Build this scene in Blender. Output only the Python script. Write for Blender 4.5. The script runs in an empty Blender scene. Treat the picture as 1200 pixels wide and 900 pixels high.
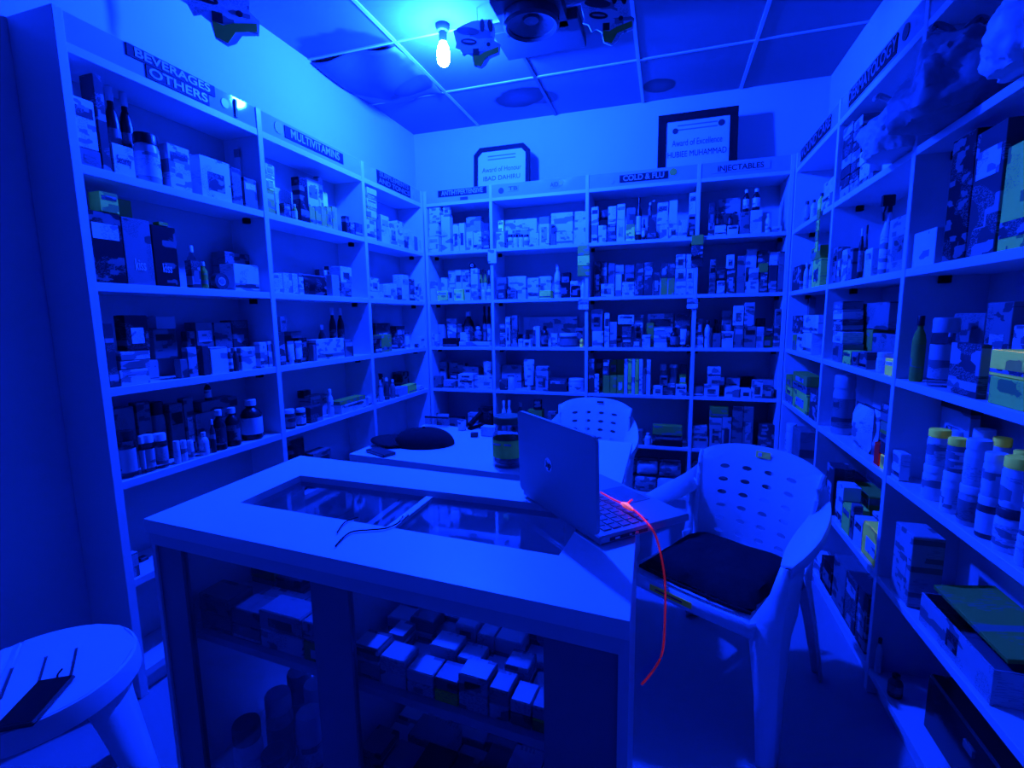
import bpy, bmesh, math, random
from mathutils import Vector, Matrix, Euler
R_ = random.Random(7)
sc = bpy.context.scene
COL = sc.collection
PI = math.pi

# ------------------------------------------------------------------ camera
FPX = 570.95
CAM = Vector((1.708, -3.324, 1.296))
CROT = Euler((math.radians(82.264), math.radians(0.832), math.radians(17.415)), 'XYZ')
cd = bpy.data.cameras.new('camera'); cam = bpy.data.objects.new('camera', cd); COL.objects.link(cam)
cam.location = CAM; cam.rotation_euler = CROT
cd.sensor_fit = 'HORIZONTAL'; cd.sensor_width = 36; cd.lens = FPX / 1200 * 36; cd.clip_start = .02
sc.camera = cam
CM = CROT.to_matrix()
def ray(u, v): return CM @ Vector(((u - 600) / FPX, (450 - v) / FPX, -1))
def on(u, v, ax, val):
    d = ray(u, v); return CAM + d * ((val - CAM[ax]) / d[ax])
def proj(P):
    d = CM.transposed() @ (Vector(P) - CAM); return 600 + FPX * d.x / -d.z, 450 - FPX * d.y / -d.z
def at_height(u, ax, val, z, v0=400):
    v = v0
    for _ in range(12):
        P = on(u, v, ax, val); P.z = z; v = proj(P)[1]
    return on(u, v, ax, val)

# ------------------------------------------------------------------ helpers
def tag(o, label=None, cat=None, group=None, kind=None):
    if label: o['label'] = label
    if cat: o['category'] = cat
    if group: o['group'] = group
    if kind: o['kind'] = kind
    return o
def link(name, bm, mat, parent=None, smooth=False):
    me = bpy.data.meshes.new(name); bmesh.ops.recalc_face_normals(bm, faces=bm.faces); bm.to_mesh(me); bm.free()
    if smooth:
        for p in me.polygons: p.use_smooth = True
        try: me.set_sharp_from_angle(angle=math.radians(38))
        except Exception: pass
    for m in (mat if isinstance(mat, (list, tuple)) else [mat]): me.materials.append(m)
    o = bpy.data.objects.new(name, me); COL.objects.link(o)
    if parent: o.parent = parent
    return o
def empty(name, loc=(0, 0, 0), rz=0):
    o = bpy.data.objects.new(name, None); COL.objects.link(o); o.location = loc; o.rotation_euler = (0, 0, rz)
    o.empty_display_size = .05; return o
def box(bm, x0, x1, y0, y1, z0, z1, bev=0):
    vs = [bm.verts.new((x, y, z)) for z in (z0, z1) for y in (y0, y1) for x in (x0, x1)]
    fs = [bm.faces.new([vs[i] for i in f]) for f in ((0, 2, 3, 1), (4, 5, 7, 6), (0, 1, 5, 4), (2, 6, 7, 3), (0, 4, 6, 2), (1, 3, 7, 5))]
    if bev:
        es = list({e for f in fs for e in f.edges})
        bmesh.ops.bevel(bm, geom=es, offset=bev, segments=1, affect='EDGES')
    return bm
def B(*a): return box(bmesh.new(), *a)
def prism(bm, pts, z0, z1):
    lo = [bm.verts.new((p[0], p[1], z0)) for p in pts]; hi = [bm.verts.new((p[0], p[1], z1)) for p in pts]
    n = len(pts); bm.faces.new(lo[::-1]); bm.faces.new(hi)
    for i in range(n): bm.faces.new((lo[i], lo[(i + 1) % n], hi[(i + 1) % n], hi[i]))
    return bm
def lathe(bm, prof, n=20, cx=0, cy=0, sx=1, sy=1):
    rings = []
    for r, z in prof:
        if r < 1e-6: rings.append([bm.verts.new((cx, cy, z))])
        else: rings.append([bm.verts.new((cx + r * sx * math.cos(2 * PI * k / n), cy + r * sy * math.sin(2 * PI * k / n), z)) for k in range(n)])
    for a, b in zip(rings, rings[1:]):
        for k in range(n):
            q = (k + 1) % n
            if len(a) == 1 and len(b) == 1: continue
            if len(a) == 1: bm.faces.new((a[0], b[q], b[k]))
            elif len(b) == 1: bm.faces.new((a[k], a[q], b[0]))
            else: bm.faces.new((a[k], a[q], b[q], b[k]))
    return bm
def tube(bm, pts, r, n=8):
    pts = [Vector(p) for p in pts]; rings = []
    up = Vector((0, 0, 1))
    for i, p in enumerate(pts):
        t = (pts[min(i + 1, len(pts) - 1)] - pts[max(i - 1, 0)]).normalized()
        a = t.cross(up) if abs(t.dot(up)) < .95 else t.cross(Vector((1, 0, 0)))
        a.normalize(); b = t.cross(a)
        rr = r[i] if isinstance(r, (list, tuple)) else r
        rings.append([bm.verts.new(p + a * rr * math.cos(2 * PI * k / n) + b * rr * math.sin(2 * PI * k / n)) for k in range(n)])
    for A_, B_ in zip(rings, rings[1:]):
        for k in range(n): bm.faces.new((A_[k], A_[(k + 1) % n], B_[(k + 1) % n], B_[k]))
    bm.faces.new(rings[0][::-1]); bm.faces.new(rings[-1]); return bm
def smoothpath(P, m=8):
    P = [Vector(p) for p in P]; out = []
    for i in range(len(P) - 1):
        a, b, c, d = P[max(i - 1, 0)], P[i], P[i + 1], P[min(i + 2, len(P) - 1)]
        for k in range(m):
            t = k / m
            out.append(.5 * ((2 * b) + (c - a) * t + (2 * a - 5 * b + 4 * c - d) * t * t + (3 * b - a - 3 * c + d) * t ** 3))
    out.append(P[-1]); return out

# ------------------------------------------------------------------ materials
def mat_base(name):
    m = bpy.data.materials.new(name); m.use_nodes = True; return m, m.node_tree, m.node_tree.nodes['Principled BSDF']
def flat(name, c, rough=.5, spec=.4, metal=0):
    m, nt, p = mat_base(name)
    if not isinstance(c, (tuple, list)): c = (c, c, c)
    p.inputs['Base Color'].default_value = (*c, 1); p.inputs['Roughness'].default_value = rough
    p.inputs['Specular IOR Level'].default_value = spec; p.inputs['Metallic'].default_value = metal
    return m
def bright(name, c):
    m = bpy.data.materials.new(name); m.use_nodes = True; nt = m.node_tree; nt.nodes.clear()
    o = nt.nodes.new('ShaderNodeOutputMaterial'); d = nt.nodes.new('ShaderNodeBsdfDiffuse'); d.inputs[0].default_value = (*c, 1)
    nt.links.new(d.outputs[0], o.inputs[0]); return m
def paint(name, c, var=.06, scale=6, rough=.5, spec=.3):
    m, nt, p = mat_base(name)
    t = nt.nodes.new('ShaderNodeTexCoord'); n = nt.nodes.new('ShaderNodeTexNoise'); n.inputs['Scale'].default_value = scale; n.inputs['Detail'].default_value = 4
    r = nt.nodes.new('ShaderNodeMapRange'); r.inputs[3].default_value = 1 - var; r.inputs[4].default_value = 1 + var
    mx = nt.nodes.new('ShaderNodeVectorMath'); mx.operation = 'SCALE'; mx.inputs[0].default_value = c
    nt.links.new(t.outputs['Object'], n.inputs[0]); nt.links.new(n.outputs[0], r.inputs[0]); nt.links.new(r.outputs[0], mx.inputs['Scale'])
    nt.links.new(mx.outputs[0], p.inputs['Base Color']); p.inputs['Roughness'].default_value = rough; p.inputs['Specular IOR Level'].default_value = spec
    return m
WALL = paint('wall_paint', (.6, .6, .6), .05, 3, .8, .1)
BOARD = paint('white_laminate', (.66, .66, .66), .02, 4, .35, .3)
HEAD = paint('header_laminate', (.42, .42, .45), .03, 4, .05, .5)
INNER = paint('shelf_back', (.5, .5, .5), .06, 3, .6, .2)
FLOOR = paint('floor_tile', (.34, .34, .36), .1, 2, .45, .25)
TOPB = paint('counter_laminate', (.86, .86, .86), .02, 5, .4, .3)
PLAST = paint('white_plastic', (.8, .8, .8), .03, 8, .4, .35)
DARKB = flat('dark_board', .16, .5)
BLACK = flat('black', .008, .7, .1)
BLACKG = flat('black_gloss', .012, .15, .5)
FABRIC = paint('black_fabric', (.02, .02, .022), .3, 40, .9, .1)
CHAR = flat('charcoal', .05, .5)
SILVER = flat('laptop_silver', .42, .35, .5)
KEYM = flat('laptop_keys', .2, .5)
STEEL = flat('steel', .5, .25, .5, .8)
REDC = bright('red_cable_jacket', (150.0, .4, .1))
def clearmat(name, tint, gloss=.08, rough=.03):
    m = bpy.data.materials.new(name); m.use_nodes = True; nt = m.node_tree; nt.nodes.clear()
    o = nt.nodes.new('ShaderNodeOutputMaterial'); t = nt.nodes.new('ShaderNodeBsdfTransparent'); t.inputs[0].default_value = (*tint, 1)
    g = nt.nodes.new('ShaderNodeBsdfGlossy'); g.inputs['Roughness'].default_value = rough
    lw = nt.nodes.new('ShaderNodeLayerWeight'); pw = nt.nodes.new('ShaderNodeMath'); pw.operation = 'POWER'; pw.inputs[1].default_value = 5
    f = nt.nodes.new('ShaderNodeMath'); f.operation = 'MULTIPLY_ADD'; f.inputs[1].default_value = .8; f.inputs[2].default_value = .03; f.use_clamp = True
    nt.links.new(lw.outputs['Facing'], pw.inputs[0]); nt.links.new(pw.outputs[0], f.inputs[0])
    mx = nt.nodes.new('ShaderNodeMixShader'); nt.links.new(f.outputs[0], mx.inputs[0])
    nt.links.new(t.outputs[0], mx.inputs[1]); nt.links.new(g.outputs[0], mx.inputs[2]); nt.links.new(mx.outputs[0], o.inputs[0]); return m
GLASS = clearmat('display_glass', (.86, .86, .88))
CLEAR = clearmat('clear_plastic', (.78, .78, .8), rough=.1)

CC = {'W': (.72, .72, .72), 'L': (.42, .42, .42), 'M': (.2, .2, .2), 'D': (.055, .055, .06), 'K': (.012, .012, .014),
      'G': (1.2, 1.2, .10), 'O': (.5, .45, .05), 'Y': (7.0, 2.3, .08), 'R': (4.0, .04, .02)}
CNAME = {'W': 'white', 'L': 'pale', 'M': 'greyish', 'D': 'dark', 'K': 'black', 'G': 'green', 'O': 'dark green', 'Y': 'yellow green', 'R': 'maroon', 'C': 'clear'}
INK = {'W': 'D', 'L': 'D', 'M': 'K', 'D': 'L', 'K': 'M', 'G': 'D', 'O': 'M', 'Y': 'D', 'R': 'K', 'C': 'D'}
_pm = {}
def printmat(c, style=0):
    """coloured card or plastic with printed blotches and text lines"""
    k = (c, style)
    if k in _pm: return _pm[k]
    m = bpy.data.materials.new('print_%s_%d' % (CNAME[c].replace(' ', '_'), style)); m.use_nodes = True; nt = m.node_tree; nt.nodes.clear()
    N = nt.nodes.new; Lk = nt.links.new
    o = N('ShaderNodeOutputMaterial'); d = N('ShaderNodeBsdfDiffuse'); g = N('ShaderNodeBsdfGlossy'); g.inputs['Roughness'].default_value = .3
    g.inputs[0].default_value = (.6, .6, .6, 1)
    mx = N('ShaderNodeMixShader'); mx.inputs[0].default_value = .035
    Lk(d.outputs[0], mx.inputs[1]); Lk(g.outputs[0], mx.inputs[2]); Lk(mx.outputs[0], o.inputs[0])
    tc = N('ShaderNodeTexCoord'); oi = N('ShaderNodeObjectInfo')
    sh = N('ShaderNodeVectorMath'); sh.operation = 'SCALE'; sh.inputs[0].default_value = (37, 91, 53); Lk(oi.outputs['Random'], sh.inputs['Scale'])
    ad = N('ShaderNodeVectorMath'); ad.operation = 'ADD'; Lk(tc.outputs['Object'], ad.inputs[0]); Lk(sh.outputs[0], ad.inputs[1])
    mp0 = N('ShaderNodeMapping'); mp0.inputs['Scale'].default_value = ((22, 1, 46), (34, 1, 62), (14, 1, 30))[style]; Lk(ad.outputs[0], mp0.inputs[0])
    n1 = N('ShaderNodeTexVoronoi'); n1.distance = 'CHEBYCHEV'; n1.inputs['Scale'].default_value = 1; n1.inputs['Randomness'].default_value = .8; Lk(mp0.outputs[0], n1.inputs['Vector'])
    n1s = N('ShaderNodeSeparateColor'); Lk(n1.outputs['Color'], n1s.inputs[0])
    t1 = N('ShaderNodeMath'); t1.operation = 'GREATER_THAN'; t1.inputs[1].default_value = (.85, .80, .84)[style]; Lk(n1s.outputs[0], t1.inputs[0])
    # text lines
    mp = N('ShaderNodeMapping'); mp.inputs['Scale'].default_value = (190, 40, 420); Lk(ad.outputs[0], mp.inputs[0])
    n2 = N('ShaderNodeTexNoise'); n2.inputs['Scale'].default_value = 1; n2.inputs['Detail'].default_value = 0; Lk(mp.outputs[0], n2.inputs[0])
    t2 = N('ShaderNodeMath'); t2.operation = 'GREATER_THAN'; t2.inputs[1].default_value = .55; Lk(n2.outputs[0], t2.inputs[0])
    n3 = N('ShaderNodeTexNoise'); n3.inputs['Scale'].default_value = 14; n3.inputs['Detail'].default_value = 0; Lk(ad.outputs[0], n3.inputs[0])
    t3 = N('ShaderNodeMath'); t3.operation = 'GREATER_THAN'; t3.inputs[1].default_value = .57; Lk(n3.outputs[0], t3.inputs[0])
    mu = N('ShaderNodeMath'); mu.operation = 'MULTIPLY'; Lk(t2.outputs[0], mu.inputs[0]); Lk(t3.outputs[0], mu.inputs[1])
    ma = N('ShaderNodeMath'); ma.operation = 'MAXIMUM'; Lk(t1.outputs[0], ma.inputs[0]); mu2 = N('ShaderNodeMath'); mu2.operation = 'MULTIPLY'; mu2.inputs[1].default_value = .55; Lk(mu.outputs[0], mu2.inputs[0]); Lk(mu2.outputs[0], ma.inputs[1])
    sc_ = N('ShaderNodeMath'); sc_.operation = 'MULTIPLY'; sc_.inputs[1].default_value = .72; Lk(ma.outputs[0], sc_.inputs[0])
    mc = N('ShaderNodeMix'); mc.data_type = 'RGBA'; mc.inputs[6].default_value = (*CC[c], 1); mc.inputs[7].default_value = (*CC[INK[c]], 1); Lk(sc_.outputs[0], mc.inputs[0])
    Lk(mc.outputs[2], d.inputs[0]); _pm[k] = m; return m
_sm = {}
def solid(c):
    if c == 'C': return CLEAR
    if c not in _sm:
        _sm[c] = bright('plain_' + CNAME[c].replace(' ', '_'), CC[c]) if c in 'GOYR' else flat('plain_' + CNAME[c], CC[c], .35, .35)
    return _sm[c]

# ------------------------------------------------------------------ room
XL, XR, YB, YF, ZC = -.20, 2.62, .28, -4.1, 2.716
def struct(name, bm, m, parent=None):
    o = link(name, bm, m, parent)
    if not parent: o['kind'] = 'structure'
    return o
struct('floor', B(XL - .1, XR + .1, YF - .1, YB + .1, -.08, 0), FLOOR)
struct('wall_left', B(XL - .1, XL, YF - .1, YB + .1, 0, ZC), WALL)
struct('wall_right', B(XR, XR + .1, YF - .1, YB + .1, 0, ZC), WALL)
struct('wall_back', B(XL, XR, YB, YB + .1, 0, ZC), WALL)
struct('wall_front', B(XL, XR, YF - .1, YF, 0, ZC), paint('front_wall_low_fill', (.12, .12, .12), .05, 3, .8, .1))  # unseen wall behind the camera, its colour darkened to cut fill light
# ceiling board with brown water stains
def ceiling_mat():
    m, nt, p = mat_base('ceiling_board'); N = nt.nodes.new; Lk = nt.links.new
    tc = N('ShaderNodeTexCoord'); nz = N('ShaderNodeTexNoise'); nz.inputs['Scale'].default_value = 5; Lk(tc.outputs['Object'], nz.inputs[0])
    def mth(op, a, b=None):
        q = N('ShaderNodeMath'); q.operation = op
        for i, v in enumerate((a, b)):
            if v is None: continue
            if isinstance(v, (int, float)): q.inputs[i].default_value = v
            else: Lk(v, q.inputs[i])
        return q.outputs[0]
    sx = N('ShaderNodeSeparateXYZ'); Lk(tc.outputs['Object'], sx.inputs[0])
    tot = None
    for cx, cy, rx, ry, w in ((.76, -.06, .18, .14, .8), (1.63, .06, .10, .09, .75), (.02, -.75, .3, .34, .6), (.22, -.5, .12, .1, .7), (.88, -.02, .12, .1, .6)):
        dx = mth('DIVIDE', mth('SUBTRACT', sx.outputs[0], cx), rx); dy = mth('DIVIDE', mth('SUBTRACT', sx.outputs[1], cy), ry)
        r = mth('SQRT', mth('ADD', mth('MULTIPLY', dx, dx), mth('MULTIPLY', dy, dy)))
        r = mth('ADD', r, mth('MULTIPLY', mth('SUBTRACT', nz.outputs[0], .5), .7))
        mr = N('ShaderNodeMapRange'); mr.interpolation_type = 'SMOOTHSTEP'; mr.inputs[1].default_value = 1.08; mr.inputs[2].default_value = .93; Lk(r, mr.inputs[0])
        e = N('ShaderNodeMapRange'); e.inputs[1].default_value = .35; e.inputs[2].default_value = 1.0; e.inputs[3].default_value = .72; e.inputs[4].default_value = 1; Lk(r, e.inputs[0])
        v = mth('MULTIPLY', mth('MULTIPLY', mr.outputs[0], e.outputs[0]), w)
        tot = v if tot is None else mth('MAXIMUM', tot, v)
    k = mth('SUBTRACT', 1.0, tot)
    c = N('ShaderNodeVectorMath'); c.operation = 'SCALE'; c.inputs[0].default_value = (.22, .22, .23); Lk(k, c.inputs['Scale'])
    Lk(c.outputs[0], p.inputs['Base Color']); p.inputs['Roughness'].default_value = .7; p.inputs['Specular IOR Level'].default_value = .15
    return m
CEIL = ceiling_mat()
struct('ceiling', B(XL - .1, XR + .1, YF - .1, YB + .1, ZC, ZC + .08), CEIL)
gx = (.34, .925, 1.52, 2.12); gy = (-3.3, -2.7, -2.1, -1.5, -.9, -.3)
n = 1
for x in gx:
    struct('trim_%d' % n, B(x - .009, x + .009, YF, YB, ZC - .007, ZC), BOARD if x != .925 else flat('ceiling_gap_strip', .12)); n += 1
for y in gy:
    struct('trim_%d' % n, B(XL, XR, y - .007, y + .007, ZC - .006, ZC), BOARD); n += 1
# loose ceiling board sagging at the left
bm = bmesh.new(); G = 16; vs = {}
for i in range(G + 1):
    for j in range(G + 1):
        u, v = i / G, j / G
        sag = .012 + .05 * math.sin(PI * u) ** .8 * math.sin(PI * min(1, v * 1.02)) * (.7 + .5 * v) + .012 * math.sin(9 * u + 4 * v)
        vs[i, j] = bm.verts.new((XL + .01 + u * .52, -.9 + .01 + v * .58, ZC - sag))
for i in range(G):
    for j in range(G): bm.faces.new((vs[i, j], vs[i + 1, j], vs[i + 1, j + 1], vs[i, j + 1]))
o = link('ceiling_panel', bm, CEIL, smooth=True); tag(o, kind='structure')
s = o.modifiers.new('thick', 'SOLIDIFY'); s.thickness = .006

# ------------------------------------------------------------------ shelving units
LV = dict(ht=2.211, hb=2.123, s1=1.780, s2=1.426, s3=1.089, s4=.774, s5=.428, s6=.09)
T = .022
def shelving(name, label, L, depth, posts, heads, loc, rz, t=T, ends=(True, True)):
    """local x along the wall, face at y=0, body behind (+y)"""
    root = empty(name, loc, rz); tag(root, label, 'shelf')
    for i, x in enumerate(posts):
        link('side_panel' if i in (0, len(posts) - 1) else 'divider', B(x - t / 2, x + t / 2, 0, depth, 0, LV['ht'], .0015), BOARD, root)
    for a, b in zip(posts, posts[1:]):
        for k in ('hb', 's1', 's2', 's3', 's4', 's5', 's6'):
            link('shelf_board', B(a + t / 2, b - t / 2, .002, depth - .006, LV[k] - t, LV[k], .0012), BOARD, root)
        link('back_panel', B(a + t / 2, b - t / 2, depth - .006, depth - .001, 0, LV['ht'] - .03), INNER, root)
        link('kick_board', B(a + t / 2, b - t / 2, .03, .045, 0, LV['s6'] - t), BOARD, root)
        for x in (a + t / 2 + .012, b - t / 2 - .012):
            for k in ('s1', 's2', 's3', 's4'):
                link('bracket', B(x - .011, x + .011, depth * .45 - .012, depth * .45 + .012, LV[k] - t - .022, LV[k] - t), BLACK, root)
    def hb_(xa, xb):
        bm = B(xa, xb, .004, .012, LV['hb'], LV['ht'] - .002)
        for v in bm.verts:
            if v.co.z > LV['ht'] - .01: v.co.y += .0013
        return bm
    for (a, b) in heads:
        link('header_board', hb_(a + t / 2, b - t / 2), HEAD, root)
    return root
PLATE = flat('sign_plate_dark', .02, .6, .15)
def sign(root, x0, x1, z0, z1, text, dark=PLATE, ink=None, y=.004, lines=1):
    pl = link('sign_plate', B(x0, x1, y - .003, y, z0, z1), dark, root)
    if not text: return pl
    for i, tx in enumerate(text.split('\n')):
        cu = bpy.data.curves.new('lettering', 'FONT'); cu.body = tx; cu.size = 1; cu.offset = .018; cu.extrude = .01; cu.align_x = 'CENTER'; cu.align_y = 'CENTER'
        cu.materials.append(ink or solid('L')); o = bpy.data.objects.new('lettering', cu); COL.objects.link(o); o.parent = pl
        hh = (z1 - z0) / lines; w = (x1 - x0) * .94
        sy = hh * 1.0; sx = w / (len(tx) * .62)
        o.scale = (sx, sy, .05); o.rotation_euler = (PI / 2, 0, 0)
        o.location = ((x0 + x1) / 2, y - .0042, z1 - hh * (i + .5))
    return pl
def disc(root, x, z, r, m, y=.004, name='round_sticker'):
    bm = lathe(bmesh.new(), [(0, 0), (r, 0), (r, .002), (0, .002)], 20)
    bmesh.ops.rotate(bm, verts=bm.verts, matrix=Matrix.Rotation(PI / 2, 3, 'X')); bmesh.ops.translate(bm, verts=bm.verts, vec=(x, y - .0005, z))
    return link(name, bm, m, root)
YA, YB_, YC = -2.24, -1.503, -.74
LU = shelving('wall_shelving', 'tall white shelving unit along the left wall under the BEVERAGES sign', 0, .198, [0, YB_ - YA, YC - YA, -YA - .014], [(0, YB_ - YA), (YB_ - YA, YC - YA), (YC - YA, -YA - .014)], (0, YA, 0), PI / 2, .028)
XE, XF, XG = .521, 1.193, 1.878
BU = shelving('wall_shelving', 'white shelving unit across the back wall below two framed certificates', 0, .27, [.014, XE, XF, XG, 2.386], [(.014, XE), (XE, XF), (XF, XG), (XG, 2.386)], (0, 0, 0), 0)
YI, YJ, YK = -.747, -1.499, -2.25
RU = shelving('wall_shelving', 'white shelving unit along the right wall holding jars and plastic bags', 0, .218, [.012, -YI, -YJ, -YK, 3.0], [(.012, -YI), (-YI, -YJ), (-YJ, -YK), (-YK, 3.0)], (2.4, 0, 0), -PI / 2, .024)
# signs, in unit-local coordinates taken from the pixels of the header faces
def lx(u, v): return on(u, v, 0, 0).y - YA
a, b = lx(150, 70), lx(252, 105)
sign(LU, a, b, 2.170, 2.209, 'BEVERAGES', y=.004); sign(LU, a + .06, b - .03, 2.126, 2.168, 'OTHERS', y=.004)
disc(LU, b + .045, 2.165, .018, solid('L')); link('price_strip', B(b + .09, b + .1, -.002, .004, 2.13, 2.2), CHAR, LU)
a, b = lx(334, 152), lx(402, 178)
sign(LU, a, b, 2.142, 2.196, 'MULTIVITAMINS'); disc(LU, lx(327, 147), 2.172, .026, solid('O'))
a, b = lx(442, 205), lx(481, 222)
sign(LU, a, b, 2.127, 2.207, 'SUPPLEMENTS\nAND TONICS', lines=2, ink=solid('M')); disc(LU, b + .06, 2.155, .02, solid('L'))
def bx(u, v): return on(u, v, 1, 0).x
sign(BU, bx(513, 225), bx(570, 220), 2.160, 2.205, 'ANTIHYPERTENSIVE'); link('price_sticker', B(bx(539, 231), bx(548, 231), .001, .004, 2.128, 2.148), CHAR, BU)
disc(BU, bx(587, 221), 2.165, .02, CHAR); sign(BU, bx(595, 220), bx(607, 219), 2.155, 2.19, 'TB', HEAD, CHAR)
sign(BU, bx(644, 215), bx(655, 213), 2.15, 2.19, 'AID', HEAD, CHAR); disc(BU, bx(657, 212), 2.18, .018, solid('O'))
sign(BU, bx(726, 205), bx(783, 200), 2.142, 2.188, 'COLD & FLU'); disc(BU, bx(789, 198), 2.178, .022, solid('O')); disc(BU, bx(717, 206), 2.155, .014, solid('L'))
sign(BU, bx(834, 195), bx(903, 187), 2.145, 2.19, 'INJECTABLES', HEAD, CHAR)
def rx(u, v): return -on(u, v, 0, 2.4).y
sign(RU, .10, .62, 2.135, 2.198, 'WOUND CARE', PLATE, solid('M')); sign(RU, .86, 1.30, 2.135, 2.198, 'DERMATOLOGY', PLATE, solid('M')); disc(RU, 1.36, 2.168, .024, CHAR)
sign(RU, 1.62, 2.1, 2.135, 2.198, 'PERSONAL CARE', PLATE, solid('M'))

# ------------------------------------------------------------------ products
ORD = ['first', 'second', 'third', 'fourth', 'fifth', 'sixth', 'seventh', 'eighth', 'ninth', 'tenth', 'eleventh', 'twelfth', 'thirteenth', 'fourteenth', 'fifteenth', 'sixteenth']
KN = {'b': ('carton', 'box'), 'f': ('flat carton', 'box'), 'k': ('booklet pack', 'pack'), 'o': ('bottle', 'bottle'), 'j': ('jar', 'jar'), 'g': ('open-topped glass', 'jar'), 'c': ('canister', 'canister'),
      't': ('standing tube', 'tube'), 'p': ('pouch', 'pouch'), 'y': ('spray bottle', 'spray bottle'), 'r': ('roll', 'roll'), 'm': ('stack of sachets', 'sachets')}
NAMES = {'b': 'medicine_carton', 'f': 'flat_carton', 'k': 'booklet_pack', 'o': 'medicine_bottle', 'j': 'screw_top_jar', 'g': 'glass_tumbler', 'c': 'canister', 't': 'cream_tube', 'p': 'foil_pouch', 'y': 'spray_bottle', 'r': 'tape_roll', 'm': 'sachet_bundle'}
def lab(w, h, y, z, c, parent, name='front_label'):
    return link(name, B(-w / 2, w / 2, y - .0008, y, z, z + h), printmat(c, 1), parent)
def pouch_bm(w, d, h, n=8, seed=0):
    rr = random.Random(seed); bm = bmesh.new(); g = {}
    for s in (0, 1):
        for i in range(n + 1):
            for j in range(n + 1):
                u, v = i / n, j / n
                bulge = (math.sin(PI * u) * math.sin(PI * v)) ** .6 * d / 2
                edge = i in (0, n) or j in (0, n)
                if edge and s: g[s, i, j] = g[0, i, j]; continue
                yy = (bulge + (0 if edge else rr.uniform(-.08, .08) * d)) * (1 if s else -1)
                g[s, i, j] = bm.verts.new(((u - .5) * w, yy, v * h))
    for s in (0, 1):
        for i in range(n):
            for j in range(n):
                try: bm.faces.new((g[s, i, j], g[s, i + 1, j], g[s, i + 1, j + 1], g[s, i, j + 1]))
                except ValueError: pass
    return bm
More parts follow.
